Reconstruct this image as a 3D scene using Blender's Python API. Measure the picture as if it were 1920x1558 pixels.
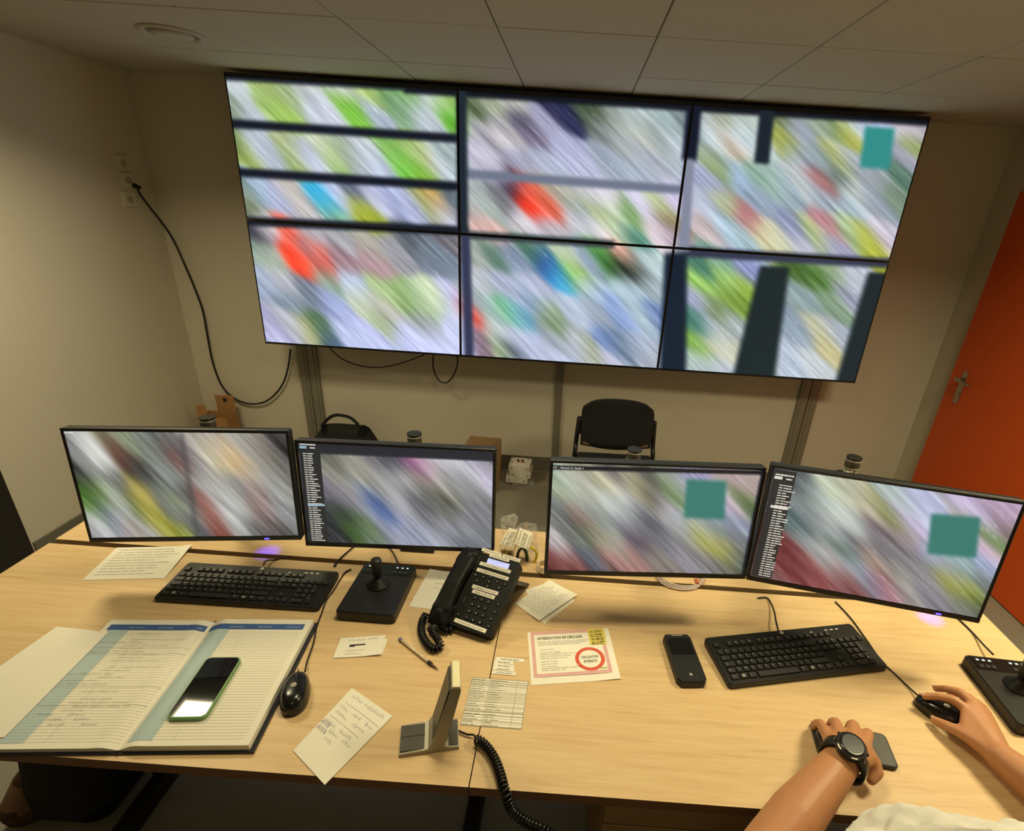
import bpy, bmesh, math, random
import numpy as np
from mathutils import Vector, Matrix, noise
random.seed(7)
for o in list(bpy.data.objects):
    bpy.data.objects.remove(o)
SC = bpy.context.scene
COL = SC.collection
PI = math.pi

# ------------------------------------------------------------------ camera
F_PX, CXO, CYO, CAM_H = 996.3236, 88.0241, 62.5266, 1.76487
def cam_axes():
    y, p, r = (math.radians(a) for a in (-0.49738, 24.30733, 3.73553))
    fw = Vector((math.sin(y)*math.cos(p), math.cos(y)*math.cos(p), -math.sin(p)))
    rt = Vector((math.cos(y), -math.sin(y), 0)); up = rt.cross(fw)
    c, s = math.cos(r), math.sin(r)
    return fw, c*rt + s*up, -s*rt + c*up
FW, RT, UP = cam_axes()
CPOS = Vector((0, 0, CAM_H))
cd = bpy.data.cameras.new('camera'); cam = bpy.data.objects.new('camera', cd); COL.objects.link(cam)
cd.sensor_fit = 'HORIZONTAL'; cd.sensor_width = 36.0; cd.lens = 36.0*F_PX/1920
cd.shift_x = -CXO/1920; cd.shift_y = CYO/1920; cd.clip_start = .02; cd.clip_end = 50
M = Matrix((RT, UP, -FW)).transposed().to_4x4(); M.translation = CPOS; cam.matrix_world = M
SC.camera = cam

# measuring helpers: where a sight line of the photograph meets a plane of the room
def ray(u, v): return FW + RT*((u-960-CXO)/F_PX) - UP*((v-779-CYO)/F_PX)
def pz(u, v, z=.73):
    d = ray(u, v); return CPOS + d*((z-CAM_H)/d.z)
def py(u, v, y):
    d = ray(u, v); return CPOS + d*(y/d.y)
def px(u, v, x):
    d = ray(u, v); return CPOS + d*(x/d.x)
def pix(P):
    d = Vector(P)-CPOS; z = d.dot(FW)
    return 960+CXO+F_PX*d.dot(RT)/z, 779+CYO-F_PX*d.dot(UP)/z

# ------------------------------------------------------------------ world, lamps, exposure
w = bpy.data.worlds.new('world'); SC.world = w; w.use_nodes = True
w.node_tree.nodes['Background'].inputs[0].default_value = (1, .86, .6, 1)
w.node_tree.nodes['Background'].inputs[1].default_value = 0.0
SC.view_settings.view_transform = 'Standard'; SC.view_settings.look = 'None'
SC.view_settings.exposure = 0.0; SC.view_settings.gamma = 1.0; SC.view_settings.use_curve_mapping = False
LAMP_TINT = (1.0, .88, .54)
LAMPS = [(-1.722, 1.95, 18.0), (1.62, 1.33, 26.0), (-.05, 1.33, 9.5), (-.05, -.5, 2.0)]  # last entry: unseen lamp added to fill faces turned towards the camera
LAMP_SPREAD = math.radians(143)
SCREEN_GAIN, MON_GAIN = 1.0, 1.0

# ------------------------------------------------------------------ mesh helpers
def lin(c):
    if isinstance(c, str):
        c = tuple(int(c[i:i+2], 16)/255 for i in (0, 2, 4))
    return tuple(x/12.92 if x <= .04045 else ((x+.055)/1.055)**2.4 for x in c)

class MB:
    def __init__(s): s.bm = bmesh.new(); s.mi = 0; s.sm = False
    def _fin(s, geom):
        for f in geom:
            f.material_index = s.mi; f.smooth = s.sm
    def face(s, pts):
        f = s.bm.faces.new([s.bm.verts.new(p) for p in pts]); s._fin([f]); return f
    def box(s, c, d, rz=0, bev=0, mat=None, seg=2):
        m = Matrix.Translation(c) @ (mat.to_4x4() if mat else Matrix.Rotation(rz, 4, 'Z')) @ Matrix.Diagonal((d[0], d[1], d[2], 1))
        r = bmesh.ops.create_cube(s.bm, size=1, matrix=m)
        fs = {f for v in r['verts'] for f in v.link_faces}
        if bev:
            es = list({e for f in fs for e in f.edges})
            b = bmesh.ops.bevel(s.bm, geom=es, offset=bev, segments=seg, affect='EDGES', profile=.5)
            fs = {f for f in b['faces']} | {f for f in fs if f.is_valid}
            vs = {v for f in fs for v in f.verts}; fs = {f for v in vs for f in v.link_faces}
        s._fin(fs); return s
    def cyl(s, p0, p1, r0, r1=None, seg=16, caps=True):
        r1 = r0 if r1 is None else r1
        p0, p1 = Vector(p0), Vector(p1); ax = (p1-p0).normalized()
        a = ax.orthogonal().normalized(); b = ax.cross(a)
        A = [s.bm.verts.new(p0+(a*math.cos(t)+b*math.sin(t))*r0) for t in [2*PI*i/seg for i in range(seg)]]
        B = [s.bm.verts.new(p1+(a*math.cos(t)+b*math.sin(t))*r1) for t in [2*PI*i/seg for i in range(seg)]]
        fs = []
        for i in range(seg):
            f = s.bm.faces.new((A[i], A[(i+1) % seg], B[(i+1) % seg], B[i])); f.material_index = s.mi; f.smooth = True
        if caps:
            fs = [s.bm.faces.new(A[::-1]), s.bm.faces.new(B)]
            for f in fs: f.material_index = s.mi
        return s
    def lathe(s, c, prof, seg=24, ax=None):
        c = Vector(c); R = ax.to_3x3() if ax else Matrix.Identity(3)
        rings = [[s.bm.verts.new(c + R @ Vector((r*math.cos(2*PI*i/seg), r*math.sin(2*PI*i/seg), z))) for i in range(seg)] for r, z in prof]
        for A, B in zip(rings, rings[1:]):
            for i in range(seg):
                f = s.bm.faces.new((A[i], A[(i+1) % seg], B[(i+1) % seg], B[i])); f.material_index = s.mi; f.smooth = True
        s._fin([s.bm.faces.new(rings[0][::-1]), s.bm.faces.new(rings[-1])]) if prof[0][0] > 1e-6 else None
        return s
    def tube(s, pts, r, seg=8, rs=None):
        pts = [Vector(p) for p in pts]; n = len(pts)
        t0 = (pts[1]-pts[0]).normalized(); a = t0.orthogonal().normalized(); rings = []
        for i, p in enumerate(pts):
            t = (pts[min(i+1, n-1)]-pts[max(i-1, 0)])
            t = t.normalized() if t.length > 1e-9 else t0
            a = (a - t*a.dot(t)).normalized(); b = t.cross(a); rr = rs[i] if rs else r
            rings.append([s.bm.verts.new(p+(a*math.cos(2*PI*k/seg)+b*math.sin(2*PI*k/seg))*rr) for k in range(seg)])
        for A, B in zip(rings, rings[1:]):
            for k in range(seg):
                f = s.bm.faces.new((A[k], A[(k+1) % seg], B[(k+1) % seg], B[k])); f.material_index = s.mi; f.smooth = True
        s._fin([s.bm.faces.new(rings[0][::-1]), s.bm.faces.new(rings[-1])]); return s
    def prism(s, poly, z0, z1, mat=None, top_in=0):
        mt = mat or Matrix.Identity(4); n = len(poly)
        cx = sum(p[0] for p in poly)/n; cy = sum(p[1] for p in poly)/n
        def sc(p): 
            if not top_in: return p
            d = math.hypot(p[0]-cx, p[1]-cy); k = max(0, d-top_in)/d if d else 1
            return (cx+(p[0]-cx)*k, cy+(p[1]-cy)*k)
        A = [s.bm.verts.new(mt @ Vector((p[0], p[1], z0))) for p in poly]
        B = [s.bm.verts.new(mt @ Vector((*sc(p), z1))) for p in poly]
        fs = [s.bm.faces.new(A[::-1]), s.bm.faces.new(B)]
        for i in range(n): fs.append(s.bm.faces.new((A[i], A[(i+1) % n], B[(i+1) % n], B[i])))
        s._fin(fs); return s
    def ball(s, c, r, seg=12, scale=(1, 1, 1), mat=None):
        m = Matrix.Translation(c) @ (mat.to_4x4() if mat else Matrix.Identity(4)) @ Matrix.Diagonal((r*scale[0], r*scale[1], r*scale[2], 1))
        q = bmesh.ops.create_uvsphere(s.bm, u_segments=seg, v_segments=max(6, seg*2//3), radius=1, matrix=m)
        for f in {f for v in q['verts'] for f in v.link_faces}: f.material_index = s.mi; f.smooth = True
        return s
    def hull(s, balls, seg=10):
        t = bmesh.new()
        for c, r in balls: bmesh.ops.create_uvsphere(t, u_segments=seg, v_segments=seg-2, radius=r, matrix=Matrix.Translation(c))
        h = bmesh.ops.convex_hull(t, input=t.verts)
        bmesh.ops.delete(t, geom=list({g for g in h['geom_interior'] + h['geom_unused'] if isinstance(g, bmesh.types.BMVert)}), context='VERTS')
        me = bpy.data.meshes.new('t'); t.to_mesh(me); t.free(); s.bm.from_mesh(me); bpy.data.meshes.remove(me); return s
    def xf(s, m): bmesh.ops.transform(s.bm, matrix=m, verts=s.bm.verts[:]); return s
    def warp(s, fn):
        for v in s.bm.verts: v.co = fn(v.co)
        return s
    def mesh(s, name, mats):
        bmesh.ops.recalc_face_normals(s.bm, faces=s.bm.faces[:])
        me = bpy.data.meshes.new(name); s.bm.to_mesh(me); s.bm.free()
        for m in (mats if isinstance(mats, (list, tuple)) else [mats]): me.materials.append(m)
        return me
    def build(s, name, mats, parent=None, loc=None, rot=None):
        return put(name, s.mesh(name, mats), parent, loc, rot)

def put(name, me, parent=None, loc=None, rot=None):
    o = bpy.data.objects.new(name, me); COL.objects.link(o)
    if parent: o.parent = parent
    if loc is not None: o.location = loc
    if rot is not None: o.rotation_euler = rot
    return o
def thing(name, label, cat, loc=(0, 0, 0), rz=0, group=None, rot=None):
    o = bpy.data.objects.new(name, None); COL.objects.link(o); o.empty_display_size = .05
    o.location = loc; o.rotation_euler = rot or (0, 0, rz); return tag(o, label, cat, group)
def tag(o, label, cat, group=None):
    o['label'] = label; o['category'] = cat
    if group: o['group'] = group
    return o
def struct(o): o['kind'] = 'structure'; return o
def copy_tree(o, parent=None):
    c = o.copy(); COL.objects.link(c); c.parent = parent
    for ch in list(o.children): copy_tree(ch, c)
    return c
def rrect(w, h, r, n=4):
    out = []
    for cx, cy, a0 in ((w/2-r, h/2-r, 0), (-w/2+r, h/2-r, PI/2), (-w/2+r, -h/2+r, PI), (w/2-r, -h/2+r, 1.5*PI)):
        out += [(cx+r*math.cos(a0+PI/2*i/n), cy+r*math.sin(a0+PI/2*i/n)) for i in range(n+1)]
    return out
def spline(pts, n=8):
    pts = [Vector(p) for p in pts]; P = [pts[0]*2-pts[1]] + pts + [pts[-1]*2-pts[-2]]; out = []
    for i in range(1, len(P)-2):
        for k in range(n):
            t = k/n; a, b, c, d = P[i-1], P[i], P[i+1], P[i+2]
            out.append(.5*((2*b)+(c-a)*t+(2*a-5*b+4*c-d)*t*t+(3*b-a-3*c+d)*t**3))
    return out + [pts[-1]]
def coil(path, R, turns_per_m, n=9):
    """helix wound round a smooth path"""
    P = spline(path, 24); L = [0]
    for a, b in zip(P, P[1:]): L.append(L[-1]+(b-a).length)
    N = max(8, int(L[-1]*turns_per_m*n)); out = []; a = (P[1]-P[0]).orthogonal().normalized(); j = 0
    for i in range(N+1):
        d = L[-1]*i/N
        while j < len(L)-2 and L[j+1] < d: j += 1
        f = (d-L[j])/max(1e-9, L[j+1]-L[j]); p = P[j].lerp(P[j+1], f); t = (P[j+1]-P[j]).normalized()
        a = (a-t*a.dot(t)).normalized(); b = t.cross(a); th = 2*PI*i/n
        out.append(p+(a*math.cos(th)+b*math.sin(th))*R)
    return out
_gl = {}
def text_geo(txt, size=1.0, bold=0, res=2):
    k = (txt, bold, res)
    if k not in _gl:
        cu = bpy.data.curves.new('txt', 'FONT'); cu.body = txt; cu.size = 1; cu.resolution_u = res; cu.offset = bold
        o = bpy.data.objects.new('txt', cu); me = bpy.data.meshes.new_from_object(o)
        V = np.array([v.co[:2] for v in me.vertices]) if len(me.vertices) else np.zeros((0, 2))
        _gl[k] = (V, [tuple(p.vertices) for p in me.polygons])
        bpy.data.objects.remove(o); bpy.data.curves.remove(cu); bpy.data.meshes.remove(me)
    return _gl[k]
def add_text(mb, txt, x, y, z, size, mat=None, align='L', bold=0, width=None, res=2, ang=0):
    V, Fs = text_geo(txt, 1, bold, res)
    if not len(V): return
    x0, x1 = V[:, 0].min(), V[:, 0].max(); s = size; sx = s if width is None else width/(x1-x0)
    off = {'L': -x0, 'C': -(x0+x1)/2, 'R': -x1}[align]; mt = mat or Matrix.Identity(4); c, sn = math.cos(ang), math.sin(ang)
    vs = []
    for a, b in V:
        X, Y = (a+off)*sx, b*s
        vs.append(mb.bm.verts.new(mt @ Vector((x+X*c-Y*sn, y+X*sn+Y*c, z))))
    for f in Fs:
        try:
            q = mb.bm.faces.new([vs[i] for i in f]); q.material_index = mb.mi
        except ValueError: pass
def ribbon(mb, pts, wd, z, mat=None):
    mt = mat or Matrix.Identity(4); L, R = [], []
    for i, p in enumerate(pts):
        a = pts[max(0, i-1)]; b = pts[min(len(pts)-1, i+1)]; dx, dy = b[0]-a[0], b[1]-a[1]; l = math.hypot(dx, dy) or 1
        zz = z(p[0], p[1]) if callable(z) else z
        L.append(mb.bm.verts.new(mt @ Vector((p[0]-dy/l*wd/2, p[1]+dx/l*wd/2, zz)))); R.append(mb.bm.verts.new(mt @ Vector((p[0]+dy/l*wd/2, p[1]-dx/l*wd/2, zz))))
    for i in range(len(pts)-1):
        f = mb.bm.faces.new((L[i], R[i], R[i+1], L[i+1])); f.material_index = mb.mi
def scribble(mb, x, y, length, h, wd, z, ang=0, rnd=random):
    """one handwritten word: a wavering pen line"""
    n = max(4, int(length/h*5)); c, s = math.cos(ang), math.sin(ang); pts = []; k = 0
    for i in range(n+1):
        a = length*i/n + rnd.uniform(-.12, .12)*h; b = (rnd.uniform(.25, 1.0) if i % 2 else rnd.uniform(-.15, .3))*h
        pts.append((x+a*c-b*s, y+a*s+b*c))
    ribbon(mb, pts, wd, z)
def words_line(mb, x, y, length, h, z, rnd=random):
    """one line of print too small to read: word-length dashes"""
    e = x+length
    while x < e:
        l = min(rnd.uniform(2, 8)*h, e-x)
        mb.face([(x, y, z), (x+l, y, z), (x+l, y+h*.6, z), (x, y+h*.6, z)]); x += l+h*.7

# ------------------------------------------------------------------ materials
def mat(name, col, rough=.6, metal=0, var=.06, scale=40, bump=0, spec=.5, emit=None, es=1, coat=0, stretch=None, coords='Object'):
    m = bpy.data.materials.new(name); m.use_nodes = True; nt = m.node_tree; b = nt.nodes['Principled BSDF']
    c = lin(col); b.inputs['Roughness'].default_value = rough; b.inputs['Metallic'].default_value = metal
    b.inputs['Specular IOR Level'].default_value = spec; b.inputs['Coat Weight'].default_value = coat
    tc = nt.nodes.new('ShaderNodeTexCoord'); mp = nt.nodes.new('ShaderNodeMapping'); nz = nt.nodes.new('ShaderNodeTexNoise')
    nt.links.new(tc.outputs[coords], mp.inputs[0]); nt.links.new(mp.outputs[0], nz.inputs['Vector'])
    if stretch: mp.inputs['Scale'].default_value = stretch
    nz.inputs['Scale'].default_value = scale; nz.inputs['Detail'].default_value = 4
    mx = nt.nodes.new('ShaderNodeMix'); mx.data_type = 'RGBA'
    mx.inputs[6].default_value = (*[x*(1-var) for x in c], 1); mx.inputs[7].default_value = (*[min(1, x*(1+var)) for x in c], 1)
    nt.links.new(nz.outputs[0], mx.inputs[0]); nt.links.new(mx.outputs[2], b.inputs['Base Color'])
    if bump:
        bp = nt.nodes.new('ShaderNodeBump'); bp.inputs['Strength'].default_value = bump; bp.inputs['Distance'].default_value = .002
        nt.links.new(nz.outputs[0], bp.inputs['Height']); nt.links.new(bp.outputs[0], b.inputs['Normal'])
    if emit:
        b.inputs['Emission Color'].default_value = (*lin(emit), 1); b.inputs['Emission Strength'].default_value = es
    return m
def wood_mat():
    m = bpy.data.materials.new('desk_wood'); m.use_nodes = True; nt = m.node_tree; b = nt.nodes['Principled BSDF']; N = nt.nodes.new; L = nt.links.new
    tc = N('ShaderNodeTexCoord'); mp = N('ShaderNodeMapping'); mp.inputs['Scale'].default_value = (1.1, 16, 16); L(tc.outputs['Object'], mp.inputs[0])
    n1 = N('ShaderNodeTexNoise'); n1.inputs['Scale'].default_value = 5; n1.inputs['Detail'].default_value = 6; n1.inputs['Roughness'].default_value = .62; n1.inputs['Distortion'].default_value = .5
    L(mp.outputs[0], n1.inputs['Vector'])
    mp2 = N('ShaderNodeMapping'); mp2.inputs['Scale'].default_value = (3, 120, 120); L(tc.outputs['Object'], mp2.inputs[0])
    n2 = N('ShaderNodeTexNoise'); n2.inputs['Scale'].default_value = 4; n2.inputs['Detail'].default_value = 3; L(mp2.outputs[0], n2.inputs['Vector'])
    ad = N('ShaderNodeMath'); ad.operation = 'MULTIPLY_ADD'; ad.inputs[1].default_value = .35; L(n2.outputs[0], ad.inputs[0]); L(n1.outputs[0], ad.inputs[2])
    cr = N('ShaderNodeValToRGB'); e = cr.color_ramp.elements; e[0].position = .38; e[1].position = .95
    e[0].color = (*lin('c7a374'), 1); e[1].color = (*lin('e2c596'), 1); q = e.new(.62); q.color = (*lin('d8b786'), 1)
    L(ad.outputs[0], cr.inputs[0]); L(cr.outputs[0], b.inputs['Base Color']); b.inputs['Roughness'].default_value = .42; b.inputs['Specular IOR Level'].default_value = .35
    bp = N('ShaderNodeBump'); bp.inputs['Strength'].default_value = .05; bp.inputs['Distance'].default_value = .001; L(n1.outputs[0], bp.inputs['Height']); L(bp.outputs[0], b.inputs['Normal'])
    return m
def screen_mat(name, gain):
    m = bpy.data.materials.new(name); m.use_nodes = True; nt = m.node_tree; b = nt.nodes['Principled BSDF']
    at = nt.nodes.new('ShaderNodeAttribute'); at.attribute_name = 'picture'
    b.inputs['Base Color'].default_value = (.01, .01, .012, 1); b.inputs['Roughness'].default_value = .35; b.inputs['Specular IOR Level'].default_value = .2
    nt.links.new(at.outputs['Color'], b.inputs['Emission Color']); b.inputs['Emission Strength'].default_value = gain
    return m
def plastic_film():
    m = bpy.data.materials.new('plastic_film'); m.use_nodes = True; nt = m.node_tree; nt.nodes.clear(); N = nt.nodes.new
    out = N('ShaderNodeOutputMaterial'); mx = N('ShaderNodeMixShader'); tr = N('ShaderNodeBsdfTransparent'); gl = N('ShaderNodeBsdfPrincipled')
    gl.inputs['Base Color'].default_value = (.75, .75, .7, 1); gl.inputs['Roughness'].default_value = .12; gl.inputs['Specular IOR Level'].default_value = .9
    lw = N('ShaderNodeLayerWeight'); lw.inputs[0].default_value = .35; mr = N('ShaderNodeMapRange'); mr.inputs[3].default_value = .12; mr.inputs[4].default_value = .6
    nt.links.new(lw.outputs['Facing'], mr.inputs[0]); nt.links.new(mr.outputs[0], mx.inputs[0]); nt.links.new(tr.outputs[0], mx.inputs[1]); nt.links.new(gl.outputs[0], mx.inputs[2]); nt.links.new(mx.outputs[0], out.inputs[0])
    return m
MT = dict(
    wall=mat('wall_paint', 'd3cab8', .85, var=.03, scale=90, bump=.12), wallr=mat('wall_paint_right', 'cfc6b2', .85, var=.03, scale=90, bump=.12),
    tile=mat('ceiling_tile', 'b9b3a4', .9, var=.03, scale=120, bump=.1), grid=mat('ceiling_grid', 'a09a88', .6),
    floor=mat('floor_vinyl', '8f8878', .55, var=.12, scale=14), base=mat('baseboard_grey', '6f6a5f', .5),
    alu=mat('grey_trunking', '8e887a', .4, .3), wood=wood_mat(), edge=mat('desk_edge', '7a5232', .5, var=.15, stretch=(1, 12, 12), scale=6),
    metal=mat('dark_metal', '2e2c2a', .45, .4), pedestal=mat('pedestal_wood', '9a7950', .5, var=.12, stretch=(1, 10, 10), scale=6),
    black=mat('black_plastic', '1d1c1a', .42, spec=.4), black3=mat('phone_black', '0c0c0b', .5, spec=.22), black2=mat('black_gloss', '141413', .22), key=mat('key_plastic', '22211e', .5), bezel=mat('monitor_bezel', '17171a', .35),
    legend=mat('key_legend', 'b9b7ac', .6), white=mat('white_plastic', 'e6e2d6', .5), paper=mat('paper', 'efe9d8', .8, var=.02, scale=300),
    ink=mat('black_ink', '2a2824', .8), inkg=mat('grey_ink', '8c8a80', .8), inkf=mat('faint_ink', 'b3afa2', .8), violet=mat('violet_ink', '7c6a92', .8), inkv=mat('pale_violet_ink', 'a79fae', .8),
    peach=mat('peach_print', 'd99a78', .7), red=mat('sign_red', 'd5583c', .7), pink=mat('pink_print', 'dba9a6', .8), yellow=mat('yellow_note', 'dcc95e', .8), green_ink=mat('green_ink', '9fb04a', .8),
    navy=mat('navy_print', '3d5f9c', .7), pale_blue=mat('pale_blue_print', 'b3c7ca', .8), rule=mat('rule_print', 'd5cebd', .8), cover=mat('navy_cover', '23222c', .55, bump=.2, scale=200),
    orange=mat('orange_door', 'e2570e', .45, var=.03), steel=mat('brushed_steel', 'b5aa98', .3, .9), card=mat('cardboard', 'a97b4c', .8, var=.1), card2=mat('pale_cardboard', 'a98a62', .8, var=.1),
    fabric=mat('black_fabric', '1b1a19', .9, bump=.4, scale=300), bag=mat('bag_fabric', '161616', .85, bump=.3, scale=200), brown=mat('brown_leatherette', '6e4d36', .6, var=.25, scale=25),
    silver=mat('silver_grey', 'a7a18f', .4, .2), tgrey=mat('dark_grey_plastic', '4b473d', .45), cream=mat('cream_plastic', 'f1e6bb', .5),
    green=mat('green_case', '6f9a5c', .45), glass=mat('screen_glass', '0d0d0e', .04, spec=.6), lcd=mat('phone_lcd', '9096c8', .4, emit='b9bdf0', es=.85),
    led=mat('white_led', 'e0e8e8', .4, emit='cfe0e8', es=.9), blue_led=mat('blue_led', '3030ff', .3, emit='4a38ff', es=6),
    lampg=mat('louvre_white', 'e8e4d8', .4), film=plastic_film(), cabley=mat('yellow_cable', 'd8c63c', .5), cableg=mat('green_cable', '3f7050', .5), cablew=mat('pale_cable', 'c9b8b4', .5), foil=mat('pale_foil', 'd8c9a0', .25, .8), copper=mat('plug_clear', 'b8654e', .3),
    skin=mat('skin', 'bd8358', .5, var=.07, scale=60, bump=.08), nail=mat('fingernail', 'c8967a', .35), shirt=mat('white_cotton', 'eae6da', .9, var=.03, scale=200, bump=.2), trouser=mat('dark_cotton', '25262b', .9), hair=mat('dark_hair', '2a1d14', .7, bump=.6, scale=250),
    clear=mat('clear_pen', 'dcc8a6', .15, spec=.7), tbl=mat('laminated_print', 'd6ceb8', .3), door_dark=mat('dark_door', '1c1a16', .5), hole=mat('socket_hole', 'aea48e', .6),
)

# ------------------------------------------------------------------ room shell
XL, XR, YB, YF, ZC = -2.582, 2.396, 3.499, -1.75, 2.322
def slab(name, c, d, m): return struct(MB().box(c, d).build(name, m))
slab('floor', ((XL+XR)/2, (YB+YF)/2, -.05), (XR-XL+.4, YB-YF+.4, .1), MT['floor'])
slab('wall_back', ((XL+XR)/2, YB+.05, ZC/2), (XR-XL+.2, .1, ZC+.2), MT['wall'])
slab('wall_front', ((XL+XR)/2, YF-.05, ZC/2), (XR-XL+.2, .1, ZC+.2), MT['wall'])
slab('wall_left', (XL-.05, (YB+YF)/2, ZC/2), (.1, YB-YF, ZC+.2), MT['wall'])
slab('wall_right', (XR+.05, (YB+YF)/2, ZC/2), (.1, YB-YF, ZC+.2), MT['wallr'])
slab('baseboard_back', ((XL+XR)/2, YB-.006, .055), (XR-XL, .012, .11), MT['base'])
slab('baseboard_left', (XL+.006, (2.1+YB)/2, .055), (.012, YB-2.1-.012, .11), MT['base'])
slab('baseboard_right', (XR-.006, 3.39, .055), (.012, .2, .11), MT['base'])
ceil = slab('ceiling', ((XL+XR)/2, (YB+YF)/2, ZC+.075), (XR-XL+.4, YB-YF+.4, .1), MT['grid'])
TX, TY = .557, .61
xs = [XL] + [-.33+TX*k for k in range(-4, 5)] + [XR]; xs = [x for x in xs if XL <= x <= XR]
ys = [YF] + [2.262+TY*k for k in range(-6, 3)]; ys[-1] = YB
tiles = {}
lampcells = set()
for i in range(len(xs)-1):
    for j in range(len(ys)-1):
        x0, x1, y0, y1 = xs[i], xs[i+1], ys[j], ys[j+1]
        if any(x0 < lx < x1 and y0 < ly < y1 for lx, ly, e in LAMPS): lampcells.add((x0, x1, y0, y1)); continue
        k = (round(x1-x0, 3), round(y1-y0, 3))
        if k not in tiles:
            tiles[k] = MB().box((0, 0, .012), (k[0]-.0045, k[1]-.0045, .024), bev=.003, seg=1).mesh('ceiling_tile', MT['tile'])
        t = put('ceiling_tile', tiles[k], ceil, ((x0+x1)/2, (y0+y1)/2, ZC + random.uniform(-.0015, .001)))
# luminaires set in the ceiling grid, just outside the picture; the near one is added fill
for n, (x0, x1, y0, y1) in enumerate(sorted(lampcells, key=lambda c: (c[2] < 0, c[0]))):
    y2 = y0+.40; W_, H_ = x1-x0-.01, .39; cx, cy = (x0+x1)/2, (y0+y2)/2
    MB().box(((x0+x1)/2, (y2+y1)/2, ZC+.012), (x1-x0-.007, y1-y2-.007, .024), bev=.003, seg=1).build('ceiling_tile', MT['tile'], ceil)
    en = [e for lx, ly, e in LAMPS if x0 < lx < x1 and y0 < ly < y1][0]
    t = thing('ceiling_light', ['recessed louvre ceiling light above the left end of the desk', 'recessed louvre ceiling light above the middle of the desk', 'recessed louvre ceiling light above the right end of the desk', 'recessed louvre ceiling light at the near side of the room'][n], 'light', (cx, cy, ZC), 0, 'recessed ceiling lights')
    b = MB()
    for sx, sy, dx, dy in ((0, 1, W_, .02), (0, -1, W_, .02), (1, 0, .02, H_-.04), (-1, 0, .02, H_-.04)):
        b.box((sx*(W_/2-.01), sy*(H_/2-.01), .012), (dx, dy, .024))
    b.build('frame', MT['lampg'], t)
    for k in range(1, 4):
        MB().box((-W_/2+W_*k/4, 0, .014), (.006, H_-.04, .018)).build('louvre', MT['lampg'], t)
    ld = bpy.data.lights.new('lamp', 'AREA'); ld.shape = 'RECTANGLE'; ld.size = W_-.06; ld.size_y = .32
    ld.energy = en; ld.color = LAMP_TINT; ld.spread = LAMP_SPREAD
    lo = bpy.data.objects.new('lamp', ld); COL.objects.link(lo); lo.parent = t; lo.location = (0, 0, .004)

t = thing('ceiling_vent', 'round white air vent in the ceiling left of the video wall', 'vent', (-1.7, 2.60, ZC))
MB().lathe((0, 0, 0), [(.118, 0), (.118, -.006), (.104, -.012), (.092, -.006), (.092, .004)], 32).build('outer_ring', MT['tile'], t)
MB().lathe((0, 0, 0), [(.07, .004), (.078, -.012), (.05, -.018), (.0, -.02)][:3], 32).build('centre_disc', MT['tile'], t)
MB().cyl((0, 0, -.002), (0, 0, .003), .095, seg=28).build('air_gap', MT['alu'], t)

# trunking ducts that run down the back wall
def duct(n, u0, u1, nb, z1=1.0):
    x0 = py(u0, 725, YB).x; x1 = py(u1, 725, YB).x; b = MB(); wd = (x1-x0)/nb
    for k in range(nb):
        b.box((x0+wd*(k+.5), YB-.0125, (.11+z1)/2), (wd-.004, .025, z1-.11), bev=.003, seg=1)
        b.box((x0+wd*(k+.5), YB-.027, (.11+z1)/2), (wd*.35, .004, z1-.11))
    o = struct(b.build('trim_%d' % n, MT['alu'])); return o
duct(1, 568, 604, 2, 2.2); duct(2, 1041, 1056, 1, 2.2); duct(3, 1500, 1538, 2, 2.2)

# doors
d1 = struct(MB().box((XR-.02, (3.262+2.08)/2, 1.0), (.04, 3.262-2.08, 1.99), bev=.003, seg=1).build('door_1', MT['orange']))
hp = px(1806, 718, XR-.04)
hd = MB().prism(rrect(.042, .2, .02), 0, .008, Matrix.Translation((XR-.04, hp.y, hp.z-.03)) @ Matrix.Rotation(-PI/2, 4, 'Y') @ Matrix.Rotation(PI/2, 4, 'Z')).build('handle_plate', MT['steel'], d1)
b = MB(); b.cyl((XR-.048, hp.y, hp.z+.02), (XR-.095, hp.y, hp.z+.02), .011); b.tube(spline([(XR-.09, hp.y+.005, hp.z+.02), (XR-.096, hp.y-.03, hp.z+.02), (XR-.094, hp.y-.12, hp.z+.018)], 5), .0095)
b.build('lever', MT['steel'], hd)
MB().cyl((XR-.047, hp.y, hp.z-.07), (XR-.052, hp.y, hp.z-.07), .012).build('lock_cylinder', MT['steel'], hd)
d2 = struct(MB().box((XL+.015, 1.55, 1.0), (.03, 1.0, 2.0), bev=.003, seg=1).build('door_2', MT['door_dark']))
b = MB(); b.box((XL+.022, 2.063, 1.0), (.012, .03, 2.02)); b.build('door_jamb', MT['door_dark'], d2)

# wall sockets beside the corner, the cable plugged into the middle one
for k, (u, v) in enumerate(((229, 306), (238, 338), (241, 374))):
    P = px(u, v, XL); t = thing('wall_socket', ['topmost of the three wall sockets by the left corner', 'middle wall socket with the black cable plugged in', 'lowest of the three wall sockets by the left corner'][k], 'socket', (XL, P.y, P.z), 0, 'sockets on the left wall')
    R = Matrix.Rotation(PI/2, 4, 'Y')
    MB().prism(rrect(.08, .09, .008), 0, .01, R, .003).build('cover_plate', MT['wall'], t)
    MB().cyl((.010, 0, 0), (.012, 0, 0), .021, seg=20).build('socket_well', MT['hole'], t)
P0 = px(247, 347, XL); P0.x = XL+.03
pts = [P0] + [px(u, v, XL+.03) for u, v in ((262, 363), (279, 386))] + [py(u, v, YB-.03) for u, v in ( (320, 441), (347, 498), (366, 543), (380, 582), (389, 630), (399, 680), (416, 723), (440, 747), (468, 757), (495, 754), (516, 739), (531, 718), (540, 690), (545, 655))]
t = thing('power_cable', 'long black cable hanging down the wall from the socket to the video wall', 'cable', (0, 0, 0))
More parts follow.
